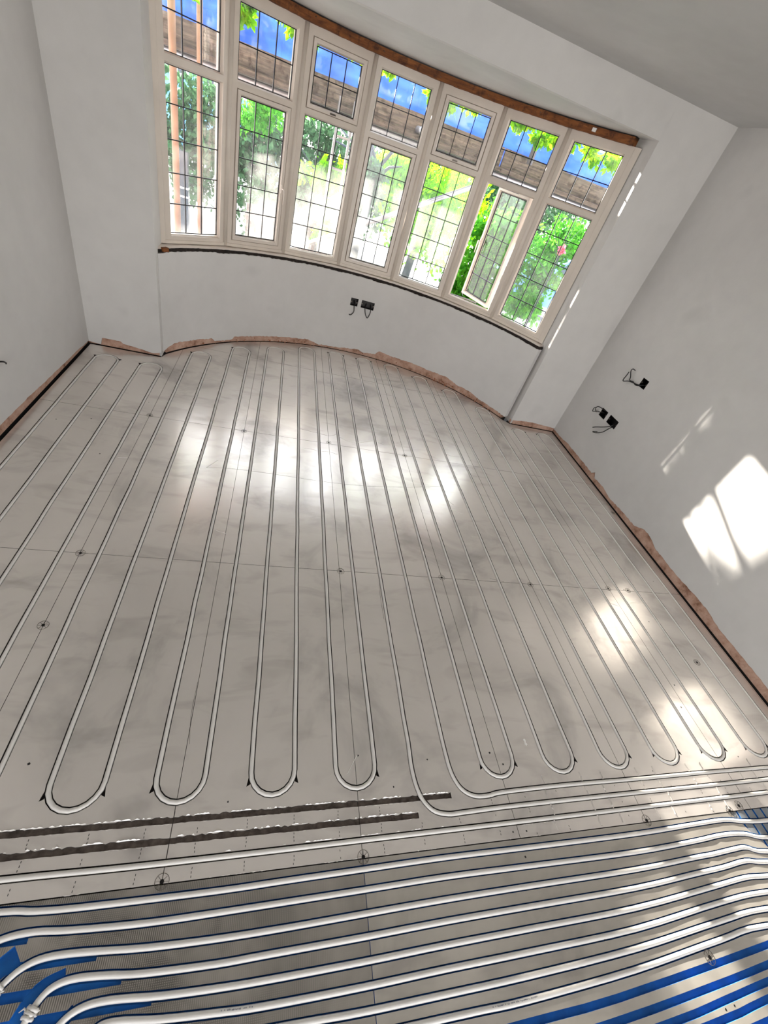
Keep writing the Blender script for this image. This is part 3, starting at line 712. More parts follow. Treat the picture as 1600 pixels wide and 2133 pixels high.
# plaster rubble along the bow base
m_ = MB()
for k in range(150):
    a = R_.choice((R_.gauss(34, 3), R_.gauss(34, 2), R_.gauss(-20, 8), R_.gauss(48, 3), R_.uniform(-52, 55))); r = RW - R_.uniform(-0.004, 0.018)
    s_ = R_.uniform(0.003, 0.010); z = 0.001 + s_ * 0.4 if r < RW - 0.013 else R_.uniform(0.002, 0.03)
    m_.box((BC[0] + r * math.sin(math.radians(a)), BC[1] + r * math.cos(math.radians(a)), z), (s_, s_ * R_.uniform(.5, 1), s_ * R_.uniform(.4, .9)), rot=Matrix.Rotation(R_.uniform(0, 3), 3, 'Z') @ Matrix.Rotation(R_.uniform(-.5, .5), 3, 'X'))
RUB = simple('red_brown_rubble', (168, 108, 76), 0.95, var=0.4, vs_=60)
m_.build('plaster_rubble', RUB, kind='stuff', label='red-brown crumbs of old plaster along the curved wall base', category='rubble')
m_ = MB(); m_.box((XL - 0.035, 0.2, -0.066), (0.04, 7.0, 0.13)); m_.box((XR + 0.035, 2.1, -0.066), (0.04, 3.1, 0.13)); m_.box((XL / 2 + BXL / 2, YF + 0.035, -0.066), (0.52, 0.04, 0.13)); m_.box((XR / 2 + BXR / 2, YF + 0.035, -0.066), (0.54, 0.04, 0.13))
m_.prism(arc(RW + 0.012, -58, 58, 60) + arc(RW + 0.1, -58, 58, 60)[::-1], -0.13, -0.003)
m_.build('dark_gap_backing', SOILM, FLOOR)  # dark boxes added below the walls so the floor-edge gap reads black
# ceiling, rear of the room, side space
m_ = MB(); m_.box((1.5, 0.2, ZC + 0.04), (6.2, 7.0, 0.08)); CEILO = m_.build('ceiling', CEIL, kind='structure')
m_ = MB()
m_.box((-1.35, -3.27, 1.2), (0.2, 0.1, 2.6)); m_.box((3.6, -3.27, 1.2), (1.7, 0.1, 2.6)); m_.box((1.4, -3.27, 2.25), (5.6, 0.1, 0.6))
m_.build('wall_rear', PLASTER, kind='structure')
m_ = MB(); m_.box((3.68, 0.62, 1.2), (1.45, 0.14, 2.6)); m_.box((4.42, -1.3, 1.2), (0.1, 4.0, 2.6)); m_.build('wall_side', PLASTER, kind='structure')

# exposed timber head (curved) and the strip under the window
def arcband(r0, r1, z0, z1, a0, a1, n, jit=0.0, jr=0.0):
    m_ = MB(); 
    for k in range(n + 1):
        a = math.radians(a0 + (a1 - a0) * k / n); s_, c = math.sin(a), math.cos(a)
        j0, j1 = R_.uniform(-jit, jit), R_.uniform(-jit, jit); q = R_.uniform(-jr, jr)
        for (r, z) in ((r0 + q, z0 + j0), (r1, z0 + j0), (r1, z1 + j1), (r0 + q, z1 + j1)): m_.v.append((BC[0] + r * s_, BC[1] + r * c, z))
    for k in range(n):
        for i in range(4):
            j = (i + 1) % 4; m_.f.append((k * 4 + i, k * 4 + j, (k + 1) * 4 + j, (k + 1) * 4 + i)); m_.mi.append(0)
    m_.f.append((3, 2, 1, 0)); m_.f.append(tuple(n * 4 + i for i in range(4))); m_.mi += [0, 0]
    return m_
m_ = arcband(1.884, 1.95, 2.24, ZS + 0.004, -56.5, 56.0, 110); m_.build('head_gap_shade', BLACKM, kind='structure')  # black strip paints the shade of the gap over the timber head
HEAD = arcband(1.872, 1.95, 2.205, ZS - 0.008, -56.5, 56.0, 110, 0.0015, 0.0015).build('trim_1', WOOD, kind='structure')
m_ = MB()
for a, z in ((46.6, 2.236), (46.9, 2.228), (-6, 2.232), (20, 2.228), (-22, 2.24), (8, 2.225), (33, 2.235)):
    s_, c = math.sin(math.radians(a)), math.cos(math.radians(a)); m_.tube([(BC[0] + 1.874 * s_, BC[1] + 1.874 * c, z), (BC[0] + 1.862 * s_, BC[1] + 1.862 * c, z - 0.004)], 0.0028, 6)
m_.build('nail', SCREW, HEAD)
m_ = MB(); s_, c = math.sin(math.radians(46.5)), math.cos(math.radians(46.5))
m_.box((BC[0] + 1.868 * s_, BC[1] + 1.868 * c, 2.229), (0.03, 0.014, 0.022), rot=Matrix.Rotation(-math.radians(46.5), 3, 'Z'))
m_.build('plaster_dab', WHITEP, HEAD)
m_ = arcband(1.865, 1.96, 0.758, 0.772, -58.5, 58.5, 110, 0.0012, 0.001); m_.build('trim_2', SASHM, kind='structure')
m_ = arcband(1.856, 1.955, 0.715, 0.757, -59, 59, 240, 0.002, 0.004)
DARKD = simple('debris_and_gap_shade', (34, 26, 22), 0.95, var=0.6, vs_=40, bump=0.6)  # debris colour, darkened for the shade of the ragged gap under the window
m_.build('trim_3', DARKD, kind='structure')
m_ = MB(); m_.box((BXL + 0.034, 3.70, 0.757), (0.045, 0.03, 0.026), rot=Matrix.Rotation(0.9, 3, 'Z')); m_.build('trim_4', WOOD, kind='structure')

# ------------------------------------------------------------------ bow window: seven lights
ZB, ZT = 0.776, 2.206         # frame bottom / top
def facet(i):
    a, b = Vector(V[i]), Vector(V[i + 1]); t = (b - a).normalized(); n = Vector((-t.y, t.x))
    if n.dot((a + b) / 2 - Vector(BC)) < 0: n = -n
    return a, t, n, (b - a).length
def fbox(m_, s0, s1, d0, d1, z0, z1):   # box in facet coords: x along, y outward, z up
    m_.box(((s0 + s1) / 2, (d0 + d1) / 2, (z0 + z1) / 2), (s1 - s0, d1 - d0, z1 - z0))
def bead(m_, s0, s1, z0, z1, d, wd, dep, dirs='lrtb'):
    """bevelled ring: sloping faces from front edge to glass"""
    o = [(s0, z0), (s1, z0), (s1, z1), (s0, z1)]; q = [(s0 + wd, z0 + wd), (s1 - wd, z0 + wd), (s1 - wd, z1 - wd), (s0 + wd, z1 - wd)]
    for k in range(4):
        j = (k + 1) % 4
        m_.face([(o[k][0], d, o[k][1]), (o[j][0], d, o[j][1]), (q[j][0], d + dep, q[j][1]), (q[k][0], d + dep, q[k][1])])
def ring(m_, s0, s1, z0, z1, w_, d0, d1):
    fbox(m_, s0, s0 + w_, d0, d1, z0, z1); fbox(m_, s1 - w_, s1, d0, d1, z0, z1)
    fbox(m_, s0 + w_, s1 - w_, d0, d1, z0, z0 + w_); fbox(m_, s0 + w_, s1 - w_, d0, d1, z1 - w_, z1)
def glazing(parent, s0, s1, z0, z1, d, rows, gmat=None):
    """gasket, quarries (panes) and lead cames; all parented to parent (a part)"""
    g = MB(); ring(g, s0 - 0.002, s1 + 0.002, z0 - 0.002, z1 + 0.002, 0.006, d - 0.006, d + 0.004); g.build('gasket', GASKET, parent)
    cw_, rh = (s1 - s0) / 3, (z1 - z0) / rows
    for c in range(3):
        for r in range(rows):
            p_ = MB(); fbox(p_, s0 + c * cw_ + 0.001, s0 + (c + 1) * cw_ - 0.001, d, d + 0.004, z0 + r * rh + 0.001, z0 + (r + 1) * rh - 0.001)
            p_.build('pane', gmat or GLASS, parent)
    l_ = MB()
    for c in (1, 2): fbox(l_, s0 + c * cw_ - 0.003, s0 + c * cw_ + 0.003, d - 0.002, d + 0.007, z0, z1)
    for r in range(1, rows): fbox(l_, s0, s1, d - 0.0025, d + 0.0075, z0 + r * rh - 0.003, z0 + r * rh + 0.003)
    l_.build('lead_came', LEAD, parent)
def handle(parent, s, z, d):
    h = MB(); fbox(h, s - 0.008, s + 0.008, d - 0.008, d, z - 0.03, z + 0.03)
    h.tube([(s, d - 0.008, z), (s, d - 0.03, z), (s + 0.004, d - 0.034, z - 0.03), (s + 0.004, d - 0.034, z - 0.10)], [0.006, 0.006, 0.006, 0.004], 8)
    h.build('handle', SASHM, parent, smooth=False)
UP_F = (1.785, 2.145); LO_F = (0.838, 1.733); UP_S = (1.807, 2.115); LO_S = (0.866, 1.706)
for i in range(7):
    a, t, n, W = facet(i)
    win = empty('window_%d' % (i + 1), (a.x, a.y, 0), math.atan2(t.y, t.x), kind='structure')
    if (Matrix.Rotation(math.atan2(t.y, t.x), 2) @ Vector((0, 1))).dot(n) < 0: raise RuntimeError('facet flipped')
    c = W / 2
    usash, lsash = i in (2, 4), i in (1, 3, 5)
    # frame: jambs (half mullions), head, sill, transom
    f = MB(); o0, o1 = c - 0.213, c + 0.213
    fbox(f, -0.004 if i else -0.03, o0, 0.0, 0.07, ZB, ZT); fbox(f, o1, W + (0.004 if i < 6 else 0.02), 0.0, 0.07, ZB, ZT)
    fbox(f, o0, o1, 0.0, 0.07, ZB, 0.822); fbox(f, o0, o1, 0.0, 0.07, 2.154, ZT); fbox(f, o0, o1, 0.0, 0.07, 1.742, 1.776)
    for (z0, z1) in ((1.776, 2.154), (0.822, 1.742)):
        bead(f, o0, o1, z0, z1, 0.004, 0.009, 0.018)
    fr = f.build('frame', FRAME, win)
    # moulded half-round on each mullion and sill nosing
    mo = MB(); mo.tube([(0, 0.0, ZB + 0.002), (0, 0.0, ZT - 0.002)], 0.017, 10); 
    if i: mo.build('mullion_bead', FRAME, win, smooth=True)
    ns = MB(); fbox(ns, -0.004, W + 0.004, -0.008, 0.01, ZB, ZB + 0.022); ns.build('sill_nosing', FRAME, win)
    # fixed glazing
    if not usash: glazing(fr, c - 0.2025, c + 0.2025, UP_F[0], UP_F[1], 0.03, 2)
    if not lsash: glazing(fr, c - 0.2025, c + 0.2025, LO_F[0], LO_F[1], 0.03, 5)
    if usash:
        s_ = MB(); ring(s_, c - 0.206, c + 0.206, 1.781, 2.149, 0.022, -0.004, 0.04); bead(s_, c - 0.184, c + 0.184, 1.803, 2.127, 0.002, 0.009, 0.018)
        so = s_.build('sash', SASHM, win); glazing(so, c - 0.1755, c + 0.1755, UP_S[0] + 0.004, UP_S[1] - 0.002, 0.02, 2)
        k = MB(); fbox(k, c - 0.022, c + 0.022, -0.016, -0.003, 1.786, 1.796); k.build('catch', SCREW, so)
    if lsash:
        s_ = MB(); ring(s_, -0.412, 0.0, 0.827, 1.737, 0.022, -0.004, 0.04); bead(s_, -0.390, -0.022, 0.849, 1.715, 0.002, 0.009, 0.018)
        so = s_.build('sash', SASHM, win); so.location = (c + 0.206, 0, 0)
        glazing(so, -0.3815, -0.0305, LO_S[0] - 0.006, LO_S[1] + 0.0, 0.02, 5, CLEAR if i == 5 else None)
        handle(so, -0.012 if i == 1 else -0.399, 1.24 if i != 5 else 1.30, -0.004)
        if i == 5:
            so.location = (c + 0.172, 0.072, 0); so.rotation_euler = (0, 0, -math.radians(36))
            st = MB(); st.tube([(c - 0.2, 0.05, 0.826), (c - 0.05, 0.11, 0.827), (c + 0.06, 0.10, 0.829)], 0.006, 6); st.build('friction_stay', STEEL, win)
            st = MB(); st.tube([(c - 0.205, 0.05, 1.735), (c - 0.05, 0.11, 1.736), (c + 0.06, 0.10, 1.734)], 0.006, 6); st.build('friction_stay', STEEL, win)
# extra timber at the left end of the frame
m_ = MB(); m_.prism([(BXL - 0.002, 3.775), (V[0][0] + 0.008, V[0][1] - 0.004), (V[0][0] + 0.0, V[0][1] + 0.06), (BXL - 0.03, 3.86)], ZB, ZT); m_.build('trim_5', FRAME, kind='structure')
m_ = MB(); m_.prism([(BXR - 0.008, 3.712), (BXR + 0.02, 3.84), (V[7][0] + 0.03, V[7][1] + 0.06), (V[7][0] - 0.004, V[7][1] - 0.002)], ZB, ZT); m_.build('trim_6', FRAME, kind='structure')

# ------------------------------------------------------------------ socket boxes and cables
def backbox(name, w_, loc, rotz, cables, label, twin=False):
    """local: x along the wall, y into the wall, z up"""
    t = empty(name, loc, rotz, label=label, category='socket box')
    b = MB(); e = 0.0016; D = 0.045; h = BOXH - 0.001; w0 = w_ - 0.001
    fbox(b, -w0 / 2, w0 / 2, D - e, D, -h / 2, h / 2)
    fbox(b, -w0 / 2, -w0 / 2 + e, -0.001, D - e, -h / 2, h / 2); fbox(b, w0 / 2 - e, w0 / 2, -0.001, D - e, -h / 2, h / 2)
    fbox(b, -w0 / 2 + e, w0 / 2 - e, -0.001, D - e, h / 2 - e, h / 2); fbox(b, -w0 / 2 + e, w0 / 2 - e, -0.001, D - e, -h / 2, -h / 2 + e)
    b.build('box', BOXM, t)
    for s_ in (-1, 1):
        g = MB(); fbox(g, s_ * (w0 / 2 - 0.008) - 0.004, s_ * (w0 / 2 - 0.008) + 0.004, 0.001, 0.008, -0.005, 0.005)
        g.build('fixing_lug', SCREW, t)
    for cpts, r in cables:
        m_ = MB(); m_.tube(smoothpath(cpts, 6), r, 8); m_.build('cable', CABLE, t, smooth=True)
    return t
def bowpt(a): return (BC[0] + RW * math.sin(math.radians(a)), BC[1] + RW * math.cos(math.radians(a)))
p = bowpt(-0.62)
backbox('socket_box', 0.074, (p[0], p[1], 0.503), math.radians(0.62), [([(0.0, 0.035, 0.005), (0.006, 0.01, -0.015), (0.006, -0.012, -0.04), (0.012, -0.018, -0.075), (0.006, -0.018, -0.10), (-0.012, -0.014, -0.122), (-0.030, -0.010, -0.122)], 0.0042)], 'single square wall box under the bay window with one dangling black cable')
p = bowpt(3.66)
backbox('socket_box', 0.132, (p[0], p[1], 0.505), math.radians(-3.66), [([(-0.012, 0.035, 0.0), (-0.02, 0.006, -0.02), (-0.018, -0.012, -0.045), (-0.004, -0.02, -0.082), (0.020, -0.02, -0.113), (0.034, -0.018, -0.09), (0.040, -0.012, -0.05), (0.034, 0.006, -0.02), (0.03, 0.035, 0.0)], 0.0042)], 'double wall box under the bay window with a looped black cable')
Rz = -math.pi / 2       # right wall: local x -> -Y, local y -> +X
def R3(y, z, yc, zc, out): return (yc - y, -out, z - zc)
yc, zc = 2.912, 0.882
backbox('socket_box', 0.074, (XR, yc, zc), Rz, [
    ([(0.0, 0.03, -0.01), R3(2.95, .852, yc, zc, .012), R3(3.0, .845, yc, zc, .02), R3(3.05, .833, yc, zc, .026), R3(3.092, .812, yc, zc, .028), R3(3.105, .822, yc, zc, .028), R3(3.10, .855, yc, zc, .028), R3(3.10, .892, yc, zc, .026)], 0.0042),
    ([(-0.01, 0.03, -0.015), R3(2.96, .842, yc, zc, .014), R3(3.0, .852, yc, zc, .022), R3(3.04, .845, yc, zc, .024), R3(3.055, .87, yc, zc, .025), R3(3.09, .905, yc, zc, .024), R3(3.085, .925, yc, zc, .022), R3(3.06, .925, yc, zc, .016)], 0.0036)],
    'single wall box high on the right wall with cables sticking out to the left')
yc, zc = 3.101, 0.494
backbox('socket_box', 0.088, (XR, yc, zc), Rz, [([(-0.01, 0.03, 0.02), R3(3.15, .522, yc, zc, .012), R3(3.185, .515, yc, zc, .026), R3(3.19, .488, yc, zc, .03), R3(3.165, .47, yc, zc, .022)], 0.0036),
    ([(-0.02, 0.03, 0.0), R3(3.17, .475, yc, zc, .014), R3(3.205, .455, yc, zc, .028), R3(3.21, .485, yc, zc, .03), R3(3.19, .505, yc, zc, .026)], 0.0036)], 'single wall box low on the right wall with curled cable loops, nearer the window')
yc, zc = 2.952, 0.497
backbox('socket_box', 0.128, (XR, yc, zc), Rz, [([(0.02, 0.03, 0.0), R3(2.94, .458, yc, zc, .012), R3(2.985, .42, yc, zc, .03), R3(3.04, .385, yc, zc, .04), R3(3.075, .36, yc, zc, .04)], 0.004),
    ([(0.03, 0.03, -0.01), R3(2.925, .445, yc, zc, .014), R3(2.95, .39, yc, zc, .03), R3(3.0, .348, yc, zc, .042), R3(3.04, .335, yc, zc, .044), R3(3.0, .362, yc, zc, .036)], 0.004)], 'double wall box low on the right wall with two cables hanging from it')
m_ = MB(); m_.tube(smoothpath([(XL, 2.40, 0.365), (XL + 0.02, 2.425, 0.36), (XL + 0.018, 2.452, 0.342), (XL + 0.012, 2.465, 0.33)], 5), 0.0045, 8)
m_.build('cable_tail', CABLE, smooth=True, label='short black cable end sticking out of the left wall', category='cable')

# small nail hole marks on the walls
for (x, y, z) in ():
    pass

# ------------------------------------------------------------------ outside
GZ = -0.30
m_ = MB(); m_.box((2, 19.9, GZ - 0.05), (60, 30, 0.1)); m_.build('ground', PAVE, kind='structure')
m_ = MB(); m_.box((1.0, 5.3, GZ + 0.02), (7.5, 1.4, 0.05)); m_.build('garden_bed', SOILM, kind='structure')
# front elevation masonry around the bow (outside face, keeps the daylight out)
m_ = MB(); m_.box((-2.2, 3.72, 1.3), (1.55, 0.14, 3.6)); m_.box((3.7, 3.72, 1.3), (1.6, 0.14, 3.6)); m_.box((0.8, 4.3, 2.75), (7.4, 1.2, 0.8)); m_.build('wall_exterior', BRICKM, kind='structure')
def tubeobj(name, pts, r, mat, label, cat, group=None, n=10):
    m_ = MB(); m_.tube(pts, r, n); o = m_.build(name, mat, smooth=True, label=label, category=cat)
    if group: o['group'] = group
    return o
tubeobj('scaffold_pole', [(-1.102, 5.5, GZ), (-1.102, 5.5, 3.2)], 0.03, RUST, 'leftmost pinkish upright scaffold pole seen through the first window', 'pole', 'upright scaffold poles')
tubeobj('scaffold_pole', [(-0.889, 5.5, GZ), (-0.889, 5.5, 3.2)], 0.024, RUST, 'pinkish upright pole second from the left, first window', 'pole', 'upright scaffold poles')
tubeobj('scaffold_pole', [(2.345, 5.53, 1.99), (2.32, 5.53, 3.2)], 0.032, STEEL, 'grey upright scaffold pole behind the top light of the sixth window', 'pole', 'upright scaffold poles')
tubeobj('scaffold_brace', [(-0.897, 5.555, 0.046), (2.06, 5.555, 1.787)], 0.024, STEEL, 'grey diagonal scaffold brace crossing the third to fifth windows', 'pole')
tubeobj('scaffold_ledger', [(-3.2, 5.62, 1.822), (4.8, 5.62, 1.822)], 0.024, STEEL, 'long level scaffold tube under the boards outside the top lights', 'pole')
deck = empty('scaffold_deck', (0, 5.95, 1.87), label='weathered scaffold boards running level outside the top window lights', category='scaffold deck')
for k in range(4):
    for s_ in range(3):
        m_ = MB(); L = 2.7; m_.box((-2.0 + s_ * 2.72 + R_.uniform(-.02, .02), -0.27 + k * 0.232, 0.0 + R_.uniform(-.004, .004)), (L, 0.225, 0.038)); m_.build('scaffold_board', BOARDM, deck)
for s_ in range(3):
    m_ = MB(); m_.box((-2.0 + s_ * 2.72, -0.30, 0.10), (2.7, 0.036, 0.16)); m_.build('toe_board', BOARDM, deck)
cl = empty('scaffold_clamp', (1.115, 5.60, 1.93), label='black-ended scaffold clamp on the boards outside the fourth window', category='clamp')
m_ = MB(); m_.tube([(0, 0, 0), (0.05, -0.12, 0.0)], 0.03, 12); m_.build('tube_stub', STEEL, cl, smooth=True)
m_ = MB(); m_.tube([(0.05, -0.12, 0.0), (0.056, -0.135, 0)], 0.024, 12); m_.build('tube_mouth', BLACKM, cl)
# blue sheeting behind the deck
m_ = MB(); nx = 60
for k in range(nx):
    for q in range(3):
        f_ = lambda kk, qq: (-3.2 + 8.0 * kk / nx, 6.36 + 0.02 * math.sin(kk * 0.9) + 0.012 * qq, 1.90 + qq * 0.16)
        m_.face([f_(k, q), f_(k + 1, q), f_(k + 1, q + 1), f_(k, q + 1)])
o = m_.build('blue_sheeting', TARP, fix=False, label='blue sheeting hung along the scaffold behind the boards', category='sheeting')
md = o.modifiers.new('s', 'SOLIDIFY'); md.thickness = 0.004
# ladder
ld = empty('ladder', (0.37, 5.5, GZ), label='aluminium ladder leaning outside the third window', category='ladder')
for s_, x in ((0, -0.045), (1, 0.095)):
    m_ = MB(); m_.box((x, 0, 1.15), (0.022, 0.05, 2.2)); m_.build('stile', STEEL, ld)
for k in range(8):
    m_ = MB(); m_.tube([(-0.045, 0, 0.22 + k * 0.25), (0.095, 0, 0.22 + k * 0.25)], 0.011, 8); m_.build('rung', STEEL, ld)

def leaves(n, centre, rad, size, mat_i=0, droop=0.3, shell=0.5):
    """leaf quads scattered through an ellipsoid made of sub-clumps"""
    v = []; f = []; cl_ = []
    for _ in range(max(5, n // 90)):
        u = Vector((R_.gauss(0, 1), R_.gauss(0, 1), R_.gauss(0, 1))).normalized() * (R_.random() ** shell)
        cl_.append(Vector((centre[0] + u.x * rad[0], centre[1] + u.y * rad[1], centre[2] + u.z * rad[2])))
    cr = 0.28 * (rad[0] * rad[1] * rad[2]) ** (1 / 3)
    for _ in range(n):
        c = R_.choice(cl_) + Vector((R_.gauss(0, 1), R_.gauss(0, 1), R_.gauss(0, 1) - droop)) * cr * 0.6
        s_ = size * R_.uniform(0.6, 1.3); a = Vector((R_.gauss(0, 1), R_.gauss(0, 1), R_.gauss(0, 1) - 0.8)).normalized(); b = a.cross(Vector((R_.gauss(0, 1), R_.gauss(0, 1), R_.gauss(0, 1)))).normalized()
        k = len(v); v += [tuple(c), tuple(c + a * s_ * .5 + b * s_ * .28), tuple(c + a * s_), tuple(c + a * s_ * .5 - b * s_ * .28)]; f.append((k, k + 1, k + 2, k + 3))
    return v, f
def plant(name, label, cat, blobs, mat, trunk=None, tmat=BARK, group=None):
    base = trunk[0][0] if trunk else (blobs[0][1][0], blobs[0][1][1], GZ)
    t = empty(name, (base[0], base[1], GZ), label=label, category=cat)
    if group: t['group'] = group
    V_, F_ = [], []
    for n, c, r, s_ in blobs:
        v, f = leaves(n, c, r, s_); k = len(V_); V_ += [(a - base[0], b - base[1], z - GZ) for a, b, z in v]; F_ += [tuple(q + k for q in x) for x in f]
    me = bpy.data.meshes.new('foliage'); me.from_pydata(V_, [], F_); link('foliage', me, mat, t, kind='stuff')
    if trunk:
        m_ = MB(); pts, rr = trunk; m_.tube([(p[0] - base[0], p[1] - base[1], p[2] - GZ) for p in pts], rr, 9); m_.build('trunk', tmat, t, smooth=True)
        m_ = MB()
        for k in range(7):
            p = Vector(pts[-1]) - Vector((base[0], base[1], GZ)); p.z *= R_.uniform(.7, 1.0)
            q = p + Vector((R_.uniform(-.8, .8), R_.uniform(-.5, .5), R_.uniform(.2, .9))); m_.tube([p, (p + q) / 2 + Vector((0, 0, .06)), q], [rr[-1] * .6, rr[-1] * .4, rr[-1] * .15], 5)
        m_.build('branch', tmat, t, smooth=True)
    return t
# hanging leaves just outside the head of the window
plant('climber', 'yellow-green climber hanging over the scaffold at the top of the bay window', 'climber',
      [(560, (x, 5.25 + 0.06 * math.sin(x * 3), 2.265 + 0.03 * math.sin(x * 5)), (0.36, 0.08, 0.10), 0.065) for x in [-2.2 + 0.42 * k for k in range(15)]], LEAFY)
# bright trees and shrubs
plant('young_tree', 'bright yellow-green tree filling the fourth and fifth windows', 'tree',
      [(5200, (2.4, 9.0, 1.15), (1.0, 0.6, 0.75), 0.10), (2200, (1.75, 9.0, 1.45), (0.6, 0.4, 0.35), 0.09)], LEAFY, ([(2.3, 9.3, GZ), (2.35, 9.3, 0.5), (2.4, 9.2, 1.2)], [0.08, 0.07, 0.05]))
plant('overhanging_branch', 'bright green leafy branch drooping across the third window', 'branch',
      [(900, (0.35, 6.7, 1.25), (0.30, 0.15, 0.28), 0.08), (500, (0.42, 6.7, 0.85), (0.12, 0.12, 0.38), 0.075)], LEAFY, ([(0.40, 6.85, GZ), (0.38, 6.85, 0.6), (0.36, 6.8, 1.3)], [0.03, 0.022, 0.014]))
plant('garden_bush', 'dense green bush behind the open sixth window', 'bush',
      [(7000, (2.75, 6.75, 0.75), (0.42, 0.35, 0.85), 0.08)], LEAFG)
plant('garden_bush', 'feathery green bush behind the seventh window', 'bush',
      [(3600, (4.35, 7.9, 1.15), (0.6, 0.4, 0.5), 0.09), (2200, (4.2, 7.9, 0.5), (0.5, 0.35, 0.45), 0.10)], LEAFG)
plant('old_tree', 'dark trunk and twisted branches behind the fourth window', 'tree',
      [(900, (1.02, 7.75, 1.2), (0.22, 0.2, 0.35), 0.08)], LEAFD, ([(1.02, 7.7, GZ), (1.0, 7.7, 0.4), (1.07, 7.75, 0.9), (1.12, 7.8, 1.5)], [0.10, 0.085, 0.06, 0.05]))
plant('far_hedge', 'dull green hedge across the first, second and third windows', 'hedge',
      [(5200, (-1.6, 10.5, 0.95), (1.2, 0.5, 0.95), 0.12), (5200, (0.1, 10.5, 0.95), (1.1, 0.5, 1.0), 0.12), (3800, (1.2, 11.0, 0.9), (0.8, 0.5, 1.0), 0.12)], LEAFD)
plant('branchy_tree', 'tall thin-branched tree behind the second window', 'tree',
      [(1500, (-0.55, 8.6, 1.6), (0.5, 0.4, 0.35), 0.07)] + [(110, (0.145, 8.9, 1.84 + 0.085 * k), (0.035, 0.05, 0.05), 0.075) for k in range(8)], LEAFG, ([(-0.12, 8.8, GZ), (-0.1, 8.8, 1.0), (-0.16, 8.8, 2.3)], [0.06, 0.05, 0.03]), BARKP)  # small stacked leaf clumps added to block sun through the seventh window
plant('background_tree', 'dark green tree far behind the right-hand windows', 'tree',
      [(7500, (7.2, 16.0, 1.6), (2.6, 1.2, 2.0), 0.18)], LEAFD, ([(7.2, 16.4, GZ), (7.2, 16.4, 1.5)], [0.16, 0.12]))
plant('background_tree', 'green tree far behind the fifth window', 'tree',
      [(6000, (3.0, 13.2, 1.2), (1.1, 0.6, 1.4), 0.15)], LEAFG, ([(3.0, 13.6, GZ), (3.0, 13.6, 1.5)], [0.14, 0.1]))
plant('flowering_shrub', 'pink flowering shrub in the distance through the seventh window', 'shrub',
      [(170, (4.0, 7.0, 1.30), (0.09, 0.06, 0.09), 0.05)], PINKM, ([(3.98, 7.0, GZ), (3.99, 7.0, 0.6), (4.0, 7.0, 1.28)], [0.014, 0.011, 0.008]))
plant('low_shrub', 'grey-green low shrub behind the lower half of the second window', 'shrub',
      [(2600, (-0.32, 7.6, 0.25), (0.30, 0.3, 0.55), 0.07)], LEAFD)
plant('dapple_tree', 'added tree left of the bay, mostly unseen, its sparse crown dappling the sun', 'tree',
      [(1500, (-2.7, 9.6, 2.7), (1.3, 0.5, 0.9), 0.10), (500, (-1.6, 9.7, 3.0), (0.6, 0.4, 0.4), 0.10)], LEAFG, ([(-2.9, 9.7, GZ), (-2.85, 9.7, 1.2), (-2.7, 9.7, 2.6)], [0.09, 0.08, 0.05]))  # tree added to break up the sun through the left windows
# fence with rail, lower left of the third window
fn = empty('fence', (0.05, 7.0, GZ), label='grey boarded fence low behind the third window', category='fence')
for k in range(9):
    m_ = MB(); m_.box((-0.55 + k * 0.125, 0.0, 0.5), (0.118, 0.02, 1.0 + R_.uniform(-.01, .01))); m_.build('fence_board', FENCEM, fn)
m_ = MB(); m_.box((-0.05, -0.025, 0.85), (1.15, 0.03, 0.07)); m_.build('rail', FENCEM, fn)
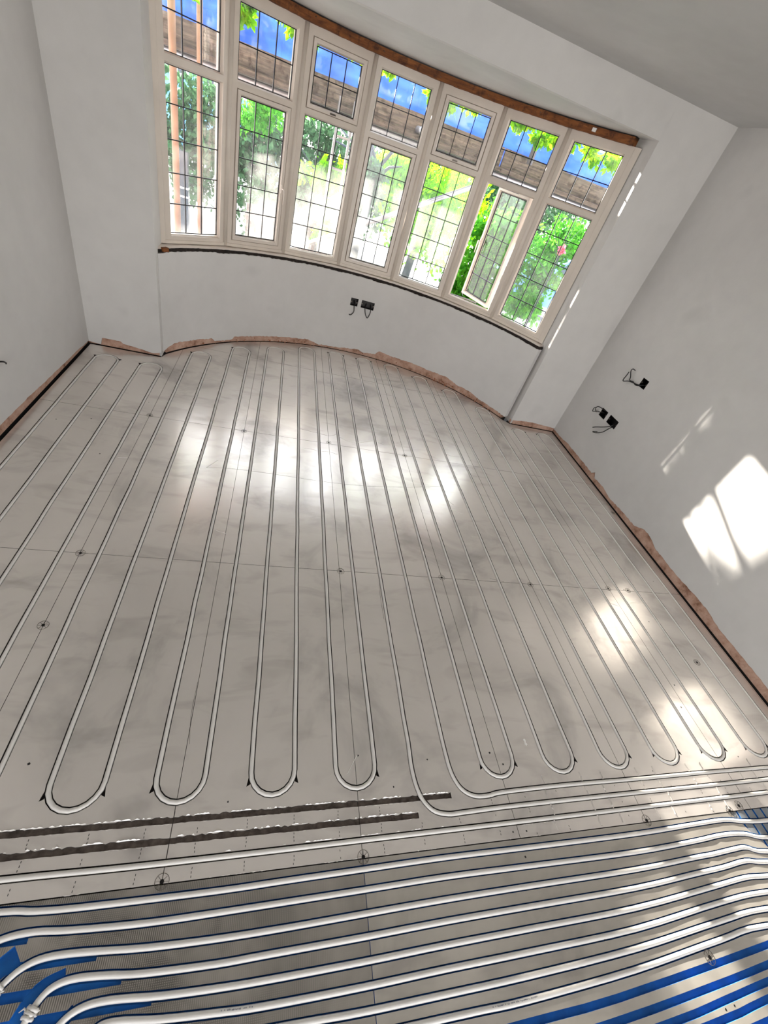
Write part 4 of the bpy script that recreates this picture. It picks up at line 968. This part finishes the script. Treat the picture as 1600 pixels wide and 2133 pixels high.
# house across the road, pale blue with white windows
hs = empty('house', (-4.2, 19, GZ), label='pale blue house across the road behind the first and second windows', category='house')
m_ = MB(); m_.box((0.3, 0, 1.75), (6.6, 0.4, 3.5)); m_.build('house_wall', BLUEW, hs)
m_ = MB(); m_.box((3.0, -0.12, 1.75), (0.5, 0.4, 3.5)); m_.build('brick_pier', BRICKM, hs)
for k in range(6):
    x = -2.6 + k * 1.05
    wf = MB(); wf.box((x, -0.24, 2.45), (0.62, 0.1, 1.15)); wo = wf.build('window_frame', WHITEP, hs)
    wp = MB(); wp.box((x - 0.14, -0.30, 2.45), (0.22, 0.03, 0.98)); wp.box((x + 0.14, -0.30, 2.45), (0.22, 0.03, 0.98)); wp.build('window_pane', DARKG, wo)
m_ = MB(); m_.box((0.3, -0.3, 1.55), (6.6, 0.2, 0.12)); m_.build('string_course', WHITEP, hs)
gw = MB(); gw.box((-3.2, 13.0, GZ + 0.35), (5.6, 0.25, 0.7)); gw.build('garden_wall', WHITEP, label='low white garden wall across the road, first window', category='wall')
gp = empty('gate_post', (-1.72, 9.2, GZ), label='dark blue-grey gate post with pale bands, first window', category='post')
m_ = MB(); m_.box((0, 0, 0.55), (0.12, 0.12, 1.1)); m_.build('post', DARKG, gp)
for z in (0.5, 0.62): 
    m_ = MB(); m_.box((0, 0, z), (0.126, 0.126, 0.025)); m_.build('band', WHITEP, gp)
# blue car parked at the right
car = empty('car', (6.6, 10.2, GZ), math.radians(-8), label='blue car parked outside, low behind the sixth and seventh windows', category='car')
prof = [(-2.0, .35), (-2.05, .62), (-1.95, .80), (-1.2, .92), (-0.65, 1.32), (0.75, 1.36), (1.35, .98), (1.95, .86), (2.05, .55), (2.0, .32)]
m_ = MB(); N = len(prof)
for s_ in (-1, 1):
    for x, z in prof: m_.v.append((x, s_ * (0.82 if z < 1 else 0.62), z))
for k in range(N):
    j = (k + 1) % N; m_.f.append((k, j, N + j, N + k)); m_.mi.append(0)
m_.f.append(tuple(range(N))); m_.f.append(tuple(N + N - 1 - k for k in range(N))); m_.mi += [0, 0]
m_.build('car_body', BLUECAR, car)
for x0, x1 in ((-1.0, -0.1), (0.0, 0.95)):
    m_ = MB(); m_.face([(x0, -0.80, 0.98), (x1, -0.80, 0.98), (x1 - 0.15 if x1 > .5 else x1, -0.655, 1.30), (x0 + 0.35 if x0 < -.5 else x0, -0.655, 1.30)]); o = m_.build('side_window', DARKG, car, fix=False)
    md = o.modifiers.new('s', 'SOLIDIFY'); md.thickness = 0.02
for x in (-1.3, 1.3):
    for y in (-0.8, 0.8):
        m_ = MB(); m_.tube([(x, y - 0.09, 0.32), (x, y + 0.09, 0.32)], 0.32, 18); m_.build('wheel', TYRE, car)
